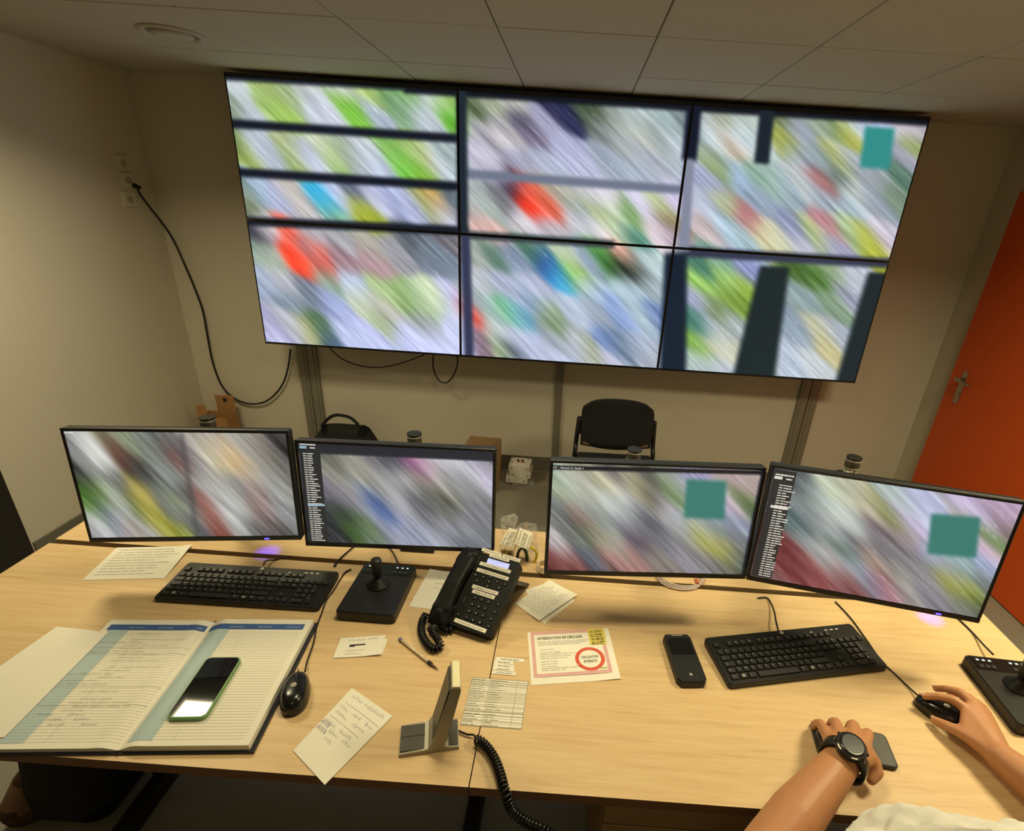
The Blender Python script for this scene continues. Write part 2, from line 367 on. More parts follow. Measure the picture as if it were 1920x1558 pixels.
MB().tube(spline(pts, 6), .0062, 8).build('cord', MT['black'], t)
MB().cyl(P0+Vector((-.02, -.002, .0)), P0+Vector((.012, .012, -.012)), .014, .008, 12).build('plug', MT['black'], t)

# ------------------------------------------------------------------ pictures on the screens (flat, shown by the panels themselves)
def parse(s):
    out = []
    for q in s.split():
        u, v, c = q.split(','); out.append((float(u), float(v), *[int(c[i:i+2], 16)/255 for i in (0, 2, 4)]))
    return np.array(out)
TVPIC = parse('''445,165,c9d2d8 440,200,8a9a86 470,215,c0c8d8 495,165,9fb56e 500,195,96b765 530,215,9fc35f 545,180,98ad7a 565,165,c5ccc8 585,200,c8cfe0 620,215,cfd5e4 640,170,c9d0c8 655,200,74b830 670,220,82c84a 690,170,b7d080 700,215,b8c4d8 725,180,6f9a60 745,195,86a888 760,180,7fb06a 790,215,bcc6d0 810,180,c2cbd0 830,190,a8c878 848,215,66b838
440,265,6f8458 460,285,9cb058 480,280,c2cbdc 510,290,b8c4d4 540,270,a5b080 550,300,9cb070 570,290,c0c8dc 590,300,c4cce0 610,285,cfd4c0 625,300,a8cc78 650,290,98a888 670,305,b8c0d0 690,285,c8d0d8 710,310,b8c4dc 740,290,88b860 755,310,6cc040 780,290,9cc070 790,320,88c048 800,300,c8c890 820,310,c8d4e8 845,300,a0b0b0
455,350,8a9c90 460,385,707c60 480,350,a8c0d8 520,365,b0b8d8 540,360,c0b8b0 580,390,c8c0c0 607,376,30b0e4 612,384,30b0e4 624,398,a8b878 635,370,c0ccf0 660,360,606888 675,390,a8b038 690,405,98a830 700,370,c8cce8 740,375,a8b0d8 770,385,b8c0e0 800,380,9aa468 815,375,e0a850 830,395,c8d0f0 850,380,506070
480,440,302c38 500,425,c8c4cc 485,470,98b0a0 505,480,b8c0b0 545,440,ff6850 552,478,ff4a30 565,490,ff4a30 575,465,9890a0 590,470,f87060 600,495,d85040 580,435,b0b0b8 640,445,a8a8b0 640,490,a08088 690,460,a8a498 700,490,b09098 740,470,a0a0a8 770,450,606870 800,480,808c9c 840,490,788898 850,460,706c74 500,530,a8b4cc 530,530,c8c8d0 540,560,8090a0 580,550,7c8898 610,520,88a898 620,570,a8b4e0 660,530,c0d4f0 680,560,c8d0b8 720,550,b0c890 720,580,c8c0c0 760,560,90b070 790,570,b0c8a0 820,560,d0e0b8 850,560,c8ccf0 510,620,b0acd0 550,610,c0c4d0 580,620,b8b880 600,615,50704c 620,640,405878 650,630,c8d0f8 700,640,c0c8f0 720,600,a8b890 760,630,c8d0f8 800,610,a0a8a8 820,640,d0d4fc 860,630,d0d8fc 855,590,c8d0f4 530,650,c0c4e8 840,670,d0d8fc
890,200,607050 920,195,a8b098 960,190,c0c0b8 900,250,b0acb8 940,240,a8a4b0 950,260,d8d4d0 980,230,585468 900,290,c8c4d8 1000,250,888098 970,290,a8a8c0 1020,230,b0b0cc 1040,200,303050 1060,205,2c3058 1090,205,506048 1110,200,405038 1060,280,b4b8d8 1030,310,b8c0d8 1090,310,b4b8d4 1130,240,8a9090 1150,210,98a098 1180,220,b0c0c0 1170,270,a8b0b0 1150,310,a0acbc 1200,250,c0c4bc 1210,300,b0b8c4 1250,220,a8bcbc 1240,260,a0acac 1270,280,b8c4d0 1200,325,acb8c8 1285,230,788488 930,320,b8b8c8
890,360,b0b8b8 880,390,c0c4c0 920,390,b0c0b8 960,345,302c48 940,380,707078 987,362,ff6048 1000,388,ff3018 1015,370,e07860 1030,385,e86850 1040,360,b0a898 1070,380,b0b0a0 1090,400,a0b0b8 1110,370,d0d0d8 1120,400,b8c890 1150,400,c0d0a8 1140,370,e0d8e8 1180,400,80a868 1210,390,d8d4f0 1240,390,c8d8a0 1250,410,806848 1265,380,d4cce8 890,420,d8b0a8 920,430,e8c0b8 980,420,d8d0d8 1030,425,b8b4c0 1080,420,d0d0dc 1120,430,e0d8e0 1160,430,d8e0c0 1180,440,4c8878 1230,430,e0d0d8 1260,440,b0a0b0
890,470,b0b8b0 920,475,587868 960,480,8898b0 1000,470,608868 1022,490,3058a8 1052,515,38a0d0 1075,515,98c850 1060,475,c0d0b0 1100,480,98a8c0 1120,470,58a048 1140,490,407038 1165,475,e8a890 1170,505,282c28 1190,500,405048 1210,490,c0d4d8 900,530,c0c4cc 950,540,a8b0c8 1000,540,b0b8d0 1100,540,b0c4dc 1180,540,b8d0dc 1220,540,a8b8c0 882,588,e04838 890,560,a0a8b0 920,580,a0c0b8 950,580,80c890 970,590,78b0d0 1000,570,88a0c0 1030,590,9cb090 1040,610,708860 1080,590,b8c4d8 1120,590,a8b4c4 1160,590,90a8d8 1200,590,a8bcc8 1230,590,7088b8 900,640,806878 930,620,c0ccc8 945,660,b0c898 970,640,c8d0e8 1000,650,c0c8e4 1040,640,b0b8c8 1080,640,c0c4e0 1100,650,a8b090 1140,640,7c98d0 1160,650,708090 1200,650,a8b8d0 1220,670,b0b4c0 1050,680,c8d0ec 980,680,c0c8e8 1150,680,c8c8dc 963,662,303848
1325,210,a8b0b0 1350,220,a8b098 1400,215,b8c4bc 1340,260,c8d8dc 1380,260,c8d8e0 1370,270,c8b098 1410,250,c0d0d0 1340,300,a8b4c0 1460,215,607040 1470,260,a0a850 1490,240,a0a8b8 1530,220,98a898 1560,230,789068 1590,215,a8b8a0 1590,250,b0b458 1610,235,c8d0f0 1650,225,d0d0f8 1690,240,d4c8e0 1710,270,90a060 1720,240,b8b0b8 1700,300,a0a0b0 1695,330,507060 1345,310,88a048 1330,340,a0a8c8 1380,330,a8c0e0 1420,330,90b0a0 1450,340,a0b8b0 1500,290,a0acb8 1540,300,98a8b0 1570,300,b0b878 1600,310,b0b8c0 1640,330,98a0a8 1540,340,a87070 1570,330,607068 1320,380,b8c0d4 1360,380,b0b890 1420,370,98a8bc 1480,360,9cb0bc 1510,350,c8d0d0 1540,370,90a0b0 1600,360,c8d0cc 1640,380,98a4b0 1680,370,788c78 1600,390,a8bcc8 1330,430,c8b8b8 1360,430,b0cce0 1390,440,b0c8d0 1400,410,b87880 1430,440,d8d4a8 1460,450,d0d0b0 1490,430,9098b8 1500,460,c8c8d8 1530,440,b8c888 1550,420,c08890 1590,430,a0b890 1620,440,b0b850 1650,430,c8c4d0 1640,460,a8b030 1660,455,d8c8e0 1560,460,a8a8c8
1310,500,487868 1350,490,78a090 1400,510,9098c8 1310,530,98c858 1360,520,a0c870 1400,540,98b848 1310,560,b0b4d8 1380,560,80a048 1340,580,708850 1310,610,407868 1340,620,b0bccc 1370,610,a8b4b8 1310,650,80b048 1340,650,d0d0b8 1360,640,c8c8b0 1320,680,b8c8c8 1350,690,c0c8d8 1500,510,486830 1530,520,507838 1560,510,90a880 1600,520,c0c8d4 1590,550,a0a4b8 1510,560,90a4a8 1560,570,88a088 1500,620,90a0b0 1540,620,c8c8a8 1550,650,c0b888 1570,630,a8b0c0 1490,680,b8c4d4 1530,690,c0c8cc''')
M1PIC = parse('''130,830,787878 150,830,a8a8a4 175,840,e8e8e0 190,860,d8dcd4 160,870,989894 140,880,383838 205,830,7c8068 225,850,783830 235,830,909c80 250,870,484a48 265,890,404240 280,840,747a70 300,830,606460 310,870,6c7068 320,890,a4a8a4 335,860,885048 345,850,382c34 325,830,707470 355,830,988c88 360,870,a0a09c 375,845,d0d0c4 400,830,a8a098 400,860,c8ba90 420,850,c8c0a8 435,860,e8b870 455,870,c0a888 450,835,a8a498 480,840,98948c 500,850,888074 470,890,b0b0a8 400,890,b4b0a8 530,830,484848 540,880,70706c 545,850,302c2c 160,900,404240 220,900,5c5e5c 300,900,686a68 380,908,a0a09c 450,912,8c8c88 520,915,94948e 160,925,4c7428 185,925,648838 170,945,587838 210,930,a0a890 200,960,6c7488 225,945,b0b0b0 190,985,c0c0c0 220,980,a0a8b8 165,1000,909090 240,990,a09080 255,950,506038 265,920,b8a850 270,945,c0b058 290,970,a8a048 310,990,a09c40 345,1000,909840 300,925,808880 330,940,98a078 320,960,787a80 290,1005,a0a0a0 350,930,404444 370,960,98a09c 385,945,984c40 395,975,884c40 420,1000,7c4038 370,990,585c64 420,930,b0b0ac 410,950,b8bab6 450,950,c4c6c0 440,980,b8bab6 450,1000,a0a29e 490,930,907068 485,950,a08880 510,940,a0a4a8 530,960,8c8c8c 500,980,706464 480,1000,646460 530,1000,50504e 550,970,808280''')
M2PIC = parse('''630,870,686860 660,860,909088 640,900,a0a090 680,890,a8a490 620,930,706874 650,930,908894 700,860,787478 720,860,484850 740,855,404048 770,865,b070a8 790,870,b08098 810,870,c0b8bc 840,865,d0ccd8 880,870,b8b4c0 910,860,88848c 700,900,8c8c84 730,900,a0a0a0 760,900,b0b0b0 790,900,989080 820,900,a8a8a0 850,900,888888 880,890,b0b0b0 905,890,c8c0d8 680,930,9c9ca0 720,930,8c8c8c 750,935,a8a8a8 800,930,606060 840,930,707060 890,930,808080 640,960,38403c 660,970,2c3c2c 690,960,888c90 705,945,3858a0 715,960,5068a0 740,950,a8a8b8 780,945,585c60 830,955,606458 800,970,707074 690,990,608040 670,1000,48682c 720,990,888898 640,1010,38383c 700,1015,686c78 750,1000,a0a4b4 790,1000,9094a8 840,990,a8a8b4 880,980,8c8c94 900,1000,707478 860,1015,606468 820,1015,a8acb8 910,960,7c7c84 620,990,303438''')
M3PIC = parse('''1040,890,90a898 1060,900,c8ccb8 1100,890,a0a090 1050,920,a0a888 1090,920,b0b0a0 1130,900,c8c4a0 1140,880,706868 1180,900,a0a090 1200,915,c8c090 1215,890,605c58 1220,930,484848 1250,890,808c70 1260,920,70885c 1290,880,9c98b8 1270,900,b0b0c0 1380,900,c0a8b0 1400,910,b0a098 1400,940,688048 1370,950,d0b8c8 1410,960,606c58 1050,950,78807c 1100,950,a0a49c 1150,945,c0c8c0 1180,950,b8bcb8 1060,985,707070 1090,975,b08080 1100,990,506850 1130,980,909890 1180,985,888890 1210,975,505058 1250,960,c0b8b8 1280,985,a0acc0 1330,980,90a0a8 1380,980,8898b0 1040,1020,b8b4b4 1090,1010,687060 1130,1010,b8b090 1150,1020,a8a8a0 1200,1020,584e58 1240,1010,707078 1280,1000,9c9c98 1310,1010,b0b050 1350,1025,a0a040 1330,1000,9c9c90 1390,1010,808080 1040,1050,7c3c3c 1080,1060,804c48 1110,1050,505868 1150,1050,b07878 1190,1050,a88078 1230,1050,989088 1280,1040,8c8890 1320,1050,908c90 1380,1050,70746c 1400,1065,505850 1250,1070,706860 1150,1070,60504c 1050,1070,604038 1350,1070,707068''')
M4PIC = parse('''1500,900,484c50 1530,930,a0b0a8 1560,920,c8d0b8 1600,930,b8b8a0 1560,970,c0c4bc 1520,960,808888 1600,980,b8c0b8 1640,960,c0b898 1670,970,788048 1690,940,a8b8b0 1650,990,706068 1720,950,c0c4e0 1700,970,c4b8d8 1850,980,d0c0e0 1880,970,b8a0b8 1860,1010,608040 1850,1030,e0c0d8 1890,1000,706058 1500,990,506464 1520,1020,a8a8a8 1560,1000,a0a4a4 1600,1020,707478 1540,1040,909890 1580,1030,486050 1650,1010,888488 1700,1010,a09098 1650,1040,606068 1700,1050,808080 1750,1050,98a0b8 1800,1050,90a8a8 1850,1060,98a4c0 1490,1040,703838 1520,1060,985c5c 1560,1050,c0b4b4 1600,1060,a0a8b0 1640,1050,c8a890 1680,1070,9c9890 1580,1080,784848 1640,1090,707080 1660,1100,c07880 1690,1110,989490 1740,1080,908c90 1790,1080,889098 1780,1090,b0b048 1820,1110,98a038 1800,1130,787c70 1750,1120,8c8890 1850,1100,707878 1840,1140,404840''')
_streak = {}
def streaks(u, v, seed, wl):
    """fine slanted streaks: noise drawn out along the falling diagonal"""
    r = np.random.default_rng(seed); a = (u+v)/math.sqrt(2); c = (u-v)/math.sqrt(2)   # along, across
    g = r.normal(size=(60, 700)); s1, s2 = 1/(wl*16), 1/wl
    A = (a*s1+.31*np.sin(c*.21)) % 59; C = (c*s2) % 699; i, j = A.astype(int), C.astype(int); fa, fc = A-i, C-j
    return (g[i, j]*(1-fa)*(1-fc)+g[i+1, j]*fa*(1-fc)+g[i, j+1]*(1-fa)*fc+g[i+1, j+1]*fa*fc)
def picture(S, u, v, la=19, lc=8.5, seed=1, amp=.05):
    sh = u.shape; u = u.ravel(); v = v.ravel(); out = np.zeros((u.size, 3))
    for k in range(0, u.size, 20000):
        du = u[k:k+20000, None]-S[None, :, 0]; dv = v[k:k+20000, None]-S[None, :, 1]
        a = (du+dv)/1.4142; c = (du-dv)/1.4142; q = (a/la)**2+(c/lc)**2
        w_ = np.exp(-.5*np.minimum(q, 60)) + .03/(1+q)**2
        out[k:k+20000] = (w_@S[:, 2:5])/w_.sum(1, keepdims=True)
    n = amp*.7*streaks(u, v, seed, 2.6) + amp*.6*streaks(u, v, seed+1, 6)
    n = n + .10*np.maximum(0, streaks(u, v, seed+2, 2.2)-1.25)
    return np.clip(out+n[:, None]*np.array([1, 1, 1.02]), 0, 1).reshape(*sh, 3)
def sstep(x, a, b): t = np.clip((x-a)/(b-a), 0, 1); return t*t*(3-2*t)
def bar(img, u, v, p0, p1, wd, col, soft=5, k=1):
    dx, dy = p1[0]-p0[0], p1[1]-p0[1]; L = math.hypot(dx, dy)
    t = ((u-p0[0])*dx+(v-p0[1])*dy)/L; n = ((u-p0[0])*-dy+(v-p0[1])*dx)/L
    m = (1-sstep(np.abs(n), wd/2-soft/2, wd/2+soft))*sstep(t, -8, 4)*(1-sstep(t, L-4, L+8))*k
    img[:] = img*(1-m[..., None])+np.array(col)*m[..., None]
def quadmask(u, v, q, soft=8):
    m = np.ones_like(u)
    for i in range(4):
        (a, b), (c, d) = q[i], q[(i+1) % 4]; L = math.hypot(c-a, d-b)
        m = m*sstep(((u-a)*-(d-b)+(v-b)*(c-a))/L, -soft, soft)
    return m
def screen_mesh(name, w_, h_, nx, ny, to_px, paint, m):
    xs_ = np.linspace(-w_/2, w_/2, nx+1); zs_ = np.linspace(h_/2, -h_/2, ny+1)
    X, Z = np.meshgrid(xs_, zs_); U, V = to_px(X, Z); img = paint(U, V)
    img = np.where(img <= .04045, img/12.92, ((img+.055)/1.055)**2.4)
    verts = np.stack([X.ravel(), np.zeros(X.size), Z.ravel()], 1)
    idx = np.arange(X.size).reshape(X.shape)
    faces = np.stack([idx[:-1, :-1].ravel(), idx[1:, :-1].ravel(), idx[1:, 1:].ravel(), idx[:-1, 1:].ravel()], 1)
    me = bpy.data.meshes.new(name); me.from_pydata(verts.tolist(), [], faces.tolist())
    ca = me.color_attributes.new('picture', 'FLOAT_COLOR', 'POINT')
    ca.data.foreach_set('color', np.concatenate([img.reshape(-1, 3), np.ones((X.size, 1))], 1).astype(np.float32).ravel())
    me.materials.append(m); return me
def to_px_fn(Mw):
    A = np.array(Mw)
    f, r, u_ = np.array(FW), np.array(RT), np.array(UP)
    def fn(X, Z):
        P = np.stack([X, np.zeros_like(X), Z], -1)@A[:3, :3].T + A[:3, 3] - np.array(CPOS)
        d = P@f; return 960+CXO+F_PX*(P@r)/d, 779+CYO-F_PX*(P@u_)/d
    return fn

# ------------------------------------------------------------------ video wall, six displays
TVX, TVY, TVZ, TVW, TVH, TVT = -1.876, 3.23, 2.302, 3.627, 1.403, .027
SCR = screen_mat('video_wall_picture', SCREEN_GAIN); SCRM = screen_mat('monitor_picture', MON_GAIN)
DK = (.08, .10, .15)
def paint_tv(u, v):
    img = picture(TVPIC, u, v, la=22, lc=10, seed=3, amp=.06)
    for p0, p1, wd, c in (((415, 143), (760, 163), 10, (.08, .1, .14)), ((760, 163), (1760, 226), 20, (.06, .075, .11)), ((425, 231), (866, 260), 13, DK), ((432, 322), (868, 350), 13, DK), ((448, 414), (875, 433), 13, DK), ((866, 325), (1285, 356), 13, (.44, .47, .55)),
                          ((870, 440), (1150, 458), 11, (.2, .24, .26)), ((1285, 472), (1672, 494), 15, (.2, .22, .3)), ((1303, 190), (1292, 300), 24, (.07, .09, .16)), ((1292, 300), (1282, 470), 16, (.52, .54, .62)), ((1440, 195), (1428, 305), 24, (.1, .14, .18)),
                          ((865, 160), (868, 440), 16, (.12, .16, .2)), ((872, 440), (880, 680), 14, (.2, .22, .33))):
        bar(img, u, v, p0, p1, wd, c, 8)
    m = quadmask(u, v, ((1622, 236), (1678, 240), (1668, 318), (1612, 314)), 7)
    img = img*(1-m[..., None])+np.array((.2, .56, .54))*m[..., None]
    m = quadmask(u, v, ((1246, 474), (1288, 474), (1286, 720), (1236, 720)), 8)
    img = img*(1-m[..., None])+np.array((.08, .13, .2))*m[..., None]
    dark = sstep(v-(472+(u-1285)*.058), 12, 24)*sstep(u, 1278, 1290)
    keep = np.maximum(quadmask(u, v, ((1284, 480), (1428, 486), (1372, 712), (1280, 708)), 8), quadmask(u, v, ((1482, 490), (1632, 496), (1562, 730), (1450, 726)), 8))
    k = dark*(1-keep)
    img = img*(1-k[..., None])+np.array((.1, .155, .17))*k[..., None]
    return img
R_TV = Matrix.Rotation(-TVT, 4, 'X')
BEZ = .006
for r in range(2):
    for c in range(3):
        w_, h_ = TVW/3, TVH/2
        C0 = Matrix.Translation((TVX, TVY, TVZ)) @ R_TV @ Matrix.Translation((w_*(c+.5), 0, -h_*(r+.5)))
        nm = (('top left', 'top middle', 'top right'), ('bottom left', 'bottom middle', 'bottom right'))[r][c]
        t = thing('wall_display', '%s display of the six making up the video wall, showing camera pictures' % nm, 'screen', (0, 0, 0), 0, 'displays of the video wall')
        t.matrix_world = C0
        b = MB(); b.box((0, .045, 0), (w_-.002, .07, h_-.002), bev=.004, seg=1); b.build('housing', MT['bezel'], t)
        b = MB()
        for sx, sz, dx, dz in ((0, 1, w_-.002, BEZ*(3 if r == 0 else 1)), (0, -1, w_-.002, BEZ*(2 if r == 1 else 1)), (1, 0, BEZ, h_-.02), (-1, 0, BEZ, h_-.02)):
            b.box((sx*(w_/2-.001-dx/2 if sx else 0), .002, sz*(h_/2-.001-dz/2 if sz else 0)), (dx, .018, dz))
        b.build('frame', MT['bezel'], t)
        sm = screen_mesh('screen', w_-.010, h_-.012, 150, 88, to_px_fn(C0 @ Matrix.Translation((0, -.004, 0))), paint_tv, SCR)
        put('screen', sm, t, (0, -.004, 0))
# wall bracket rails behind the displays and the loop of cables under them
t = thing('display_mount', 'black steel rail frame holding the video wall off the back wall', 'bracket', (0, 0, 0))
for x in (TVX+.45, TVX+TVW/2, TVX+TVW-.45):
    MB().box((x, 3.405, 1.6), (.06, .18, 1.2), bev=.003, seg=1).build('upright', MT['metal'], t)
for z in (1.95, 1.25): MB().box((TVX+TVW/2, 3.325, z), (TVW-.5, .03, .05)).build('rail', MT['metal'], t)
lp = [py(u, v, 3.36) for u, v in ((812, 685), (822, 712), (838, 717), (852, 700), (858, 672))]
lp = [py(815, 645, 3.285)] + lp + [py(846, 645, 3.285)]
tag(MB().tube(spline(lp, 8), .005).build('hanging_cable', MT['black']), 'black cable loop hanging under the bottom left display', 'cable')
lp = [py(u, v, 3.38) for u, v in ((640, 672), (690, 688), (740, 684), (800, 662))]
lp = [py(600, 632, 3.285)] + lp + [py(812, 640, 3.285)]
tag(MB().tube(spline(lp, 8), .004).build('hanging_cable', MT['black']), 'thin slack cable sagging below the left side of the video wall', 'cable')

# ------------------------------------------------------------------ desks
DZ, DY0, DY1, DX0, DSEAM, DX1 = .73, .666, 1.322, -1.567, -.138, 1.298
def desk(label, x0, x1, notch, inset):
    t = thing('desk', label, 'desk', ((x0+x1)/2, (DY0+DY1)/2, 0), 0, 'oak desks side by side'); hw = (x1-x0)/2-.0012; hd = (DY1-DY0)/2
    if notch:
        poly = [(-hw, -hd), (hw, -hd), (hw, hd), (-.30, hd), (-.33, hd-.012), (-.36, hd-.028), (-.42, hd-.03), (-.45, hd), (-hw, hd)]
    else: poly = [(-hw, -hd), (hw, -hd), (hw, hd), (-hw, hd)]
    b = MB(); b.prism(poly, DZ-.025, DZ)
    b.bm.faces.ensure_lookup_table()
    for f in b.bm.faces:
        f.normal_update()
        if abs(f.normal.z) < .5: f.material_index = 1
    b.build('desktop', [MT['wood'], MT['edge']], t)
    for sx, ins in zip((-1, 1), inset):
        lg = MB().box((sx*(hw-ins), .12, .365), (.045, .10, .62), bev=.003, seg=1).build('leg', MT['metal'], t)
        MB().box((sx*(hw-ins), .04, .0275), (.05, .52, .055), bev=.006, seg=1).build('foot_bar', MT['metal'], lg)
        MB().box((sx*(hw-ins), .02, .69), (.045, .50, .03)).build('top_bar', MT['metal'], lg)
    MB().box((0, hd-.06, .42), (2*hw-.2, .018, .5)).build('modesty_panel', MT['metal'], t)
    return t
desk('left oak-topped desk under the log book and first keyboard', DX0, DSEAM, True, (.36, .06))
desk('right oak-topped desk under the second keyboard and the seated person', DSEAM, DX1, False, (.76, .06))
def shelf(label, x0, x1):
    t = thing('monitor_shelf', label, 'shelf', ((x0+x1)/2, 1.46, 0), 0, 'oak strips behind the desks'); hw = (x1-x0)/2-.001
    b = MB(); b.box((0, 0, DZ-.0125), (2*hw, .232, .025)); b.build('board', MT['wood'], t)
    for sx in (-1, 1): MB().box((sx*(hw-.08), 0, (DZ-.025)/2), (.05, .16, DZ-.025)).build('leg', MT['metal'], t)
shelf('narrow oak strip behind the left desk that carries two monitor arms', DX0, DSEAM)
shelf('narrow oak strip behind the right desk that carries two monitor arms', DSEAM, DX1)
# drawer pedestal under the right desk
t = thing('drawer_pedestal', 'oak drawer pedestal in the shade under the right desk', 'drawers', (.36, 1.02, 0))
MB().box((0, .01, .35), (.42, .46, .62), bev=.002, seg=1).build('carcass', MT['pedestal'], t)
for k in range(3):
    d = MB().box((0, -.229, .145+.205*k), (.414, .018, .198), bev=.002, seg=1).build('drawer', MT['pedestal'], t)
    MB().box((0, -.245, .20+.205*k), (.12, .014, .012), bev=.003, seg=1).build('handle', MT['steel'], d)
for sx in (-1, 1):
    for sy in (-1, 1): MB().cyl((sx*.17, sy*.18+.01, 0), (sx*.17, sy*.18+.01, .042), .02).build('castor', MT['metal'], t)

# ------------------------------------------------------------------ monitors on pole arms
UI = mat('interface_text', 'c9c9c6', .5, emit='d8d8d2', es=.85); UIB = mat('interface_highlight', '8fb0c8', .5, emit='8fb0c8', es=.8); UID = mat('interface_panel', '26272a', .4, emit='2b2c2f', es=.8)
MW, MH = .541, .321
def local_on(Mw):
    Mi = Mw.inverted()
    def fn(u, v):
        o = Mi @ CPOS; d = (Mi.to_3x3() @ ray(u, v)); P = o - d*(o.y/d.y); return P.x, P.z
    return fn
def monitor(label, c, a, tilt, pic, seed, extra=None, x_cut=None, pole=None, glow=False):
    Mw = Matrix.Translation(c) @ Matrix.Rotation(a, 4, 'Z') @ Matrix.Rotation(-tilt, 4, 'X')
    t = thing('monitor', label, 'monitor', group='monitors in a row'); t.matrix_world = Mw
    b = MB(); b.box((0, .016, 0), (MW, .024, MH), bev=.004, seg=2); b.box((0, .038, -.02), (.26, .03, .2), bev=.01, seg=2); b.build('housing', MT['black'], t)
    b = MB(); e = .008
    for sx, sz, dx, dz in ((0, 1, MW, e), (0, -1, MW, .014), (1, 0, e, MH-.022), (-1, 0, e, MH-.022)):
        b.box((sx*(MW-dx)/2, .001, sz*(MH-dz)/2 + (.003 if sx else 0)), (dx, .008, dz), bev=.0015, seg=1)
    b.build('bezel', MT['bezel'], t)
    Ms = Mw @ Matrix.Translation((0, 0, .003)); S = parse(pic) if isinstance(pic, str) else pic
    def paint(u, v):
        img = picture(S, u, v, la=26, lc=10.5, seed=seed, amp=.055)
        return extra(img, u, v) if extra else img
    me = screen_mesh('screen', MW-2*e+.002, MH-.022, 130, 76, to_px_fn(Ms), paint, SCRM)
    put('screen', me, t, (0, -.001, .003))
    MB().box((.18, -.0035, -MH/2+.006), (.012, .002, .003)).build('power_light', MT['blue_led'] if glow else MT['black2'], t)
    # the arm: pole clamped to the oak strip, collar, cap, bracket
    pt_ = Vector(pole); k = thing('monitor_stand', 'silver pole with a black cap rising behind the %s monitor' % label.split(' monitor')[0], 'monitor stand', (pt_.x, 1.45, DZ), 0, 'monitor poles')
    top = pt_.z-DZ; r = .021
    MB().cyl((0, 0, .012), (0, 0, top-.03), r-.003, seg=20).build('pole', MT['silver'], k)
    MB().box((0, 0, .006), (.11, .09, .012), bev=.004).build('base_plate', MT['black'], k)
    MB().cyl((0, 0, top-.034), (0, 0, top-.004), r, seg=24).build('collar', MT['tgrey'], k)
    b = MB(); b.cyl((0, 0, top-.006), (0, 0, top), r+.0005, seg=24); b.mi = 1; b.cyl((0, 0, top-.0115), (0, 0, top-.008), r+.001, seg=24); b.cyl((0, 0, top-.036), (0, 0, top-.032), r+.001, seg=24); b.build('cap', [MT['black'], MT['silver']], k)
    q = Mw @ Vector((0, .062, 0)) - Vector((pt_.x, 1.45, DZ)); b = MB()
    b.box((0, 0, q.z), (.06, .055, .05), bev=.006); d = Vector((q.x, q.y+.006, 0)); b.box((d.x/2, d.y/2, q.z), (d.length, .03, .03), rz=math.atan2(d.y, d.x), bev=.004)
    b.build('bracket', MT['black'], k)
    MB().box(q, (.11, .012, .11), rz=a, bev=.003).build('mounting_plate', MT['black'], k)
    if glow:
        # the blue power light shines down on the oak below
        ld = bpy.data.lights.new('power_glow', 'SPOT'); ld.color = (.06, .02, 1); ld.energy = 1.6; ld.spot_size = math.radians(46); ld.spot_blend = 1; ld.shadow_soft_size = .004
        g = pz(*glow, DZ); lo = bpy.data.objects.new('power_glow', ld); COL.objects.link(lo); lo.location = (g.x, g.y-.005, DZ+.115); lo.rotation_euler = (0, 0, 0)
    return t, Mw
def dashes(mb, x, z, wd, h, rnd):
    e = x+wd
    while x < e-.0008:
        l = min(rnd.choice((.003, .005, .008, .012)), e-x); mb.box((x+l/2, -.0016, z), (l, .0006, h)); x += l+.0012
def ui_panel(t, Mw, x0, x1, zt, zb, rows, hi, hi_mat, rnd_seed, tabs, off=.018):
    rnd = random.Random(rnd_seed)
    p = MB().box(((x0+x1)/2, -.0009, (MH/2-.010+(-MH/2+.014))/2), (x1-x0, .0008, MH-.026)).build('list_panel', UID, t)
    b = MB()
    for i in range(rows):
        z = zt-(zt-zb)*i/(rows-1); dashes(b, x0+off, z, .009, .0022, rnd); dashes(b, x0+off+.011, z, rnd.choice((.010, .014, .018, .022, .027)), .0024, rnd)
    b.build('list_lines', UI, p)
    z = zt-(zt-zb)*hi/(rows-1)
    MB().box(((x0+x1)/2+.004, -.0018, z), (x1-x0-.01, .0008, .006)).build('selected_line', hi_mat, p)
    b = MB(); dashes(b, x0+.004, zt+.026, .042, .0035, rnd); dashes(b, x0+.03, zt+.017, .014, .003, rnd); b.build('title_line', UI, p)
    MB().box((x0+.012, -.0018, zt+.018), (.018, .0008, .007)).build('tab', tabs, p)

def ex1(img, u, v):
    bar(img, u, v, (340, 815), (372, 1010), 6, (.3, .3, .3), 8, .6); return img
def ex2(img, u, v):
    k = 1-sstep(v, 849+(u-610)*.045, 853+(u-610)*.045); return img*(1-k[..., None])+np.array((.17, .17, .19))*k[..., None]
def teal(q):
    def fn(img, u, v):
        m = quadmask(u, v, q, 6); return img*(1-m[..., None])+np.array((.24, .48, .44))*m[..., None]
    return fn
def ex3(img, u, v):
    img = teal(((1287, 898), (1362, 902), (1358, 974), (1282, 970)))(img, u, v)
    bar(img, u, v, (1034, 876), (1436, 886), 7, (.1, .1, .11), 3); bar(img, u, v, (1020, 872), (1012, 1085), 22, (.08, .08, .09), 4)
    bar(img, u, v, (1436, 880), (1396, 1085), 14, (.1, .11, .14), 4)
    return img
mons = []
mons.append(monitor('leftmost monitor, showing a hall, a road and a white room', (-.9872, 1.2101, 1.0326), .1461, .0947, M1PIC, 11, ex1, pole=(-1.07, 1.45, 1.135), glow=(503, 1034)))
mons.append(monitor('second monitor from the left, with a list beside a blurred street view', (-.4522, 1.2881, .9962), .0555, .0947, M2PIC, 21, ex2, pole=(-.447, 1.45, 1.129)))
mons.append(monitor('third monitor from the left, with a teal square in its picture', (.2413, 1.1714, 1.0483), .0768, .0947, M3PIC, 31, ex3, pole=(.213, 1.45, 1.127)))
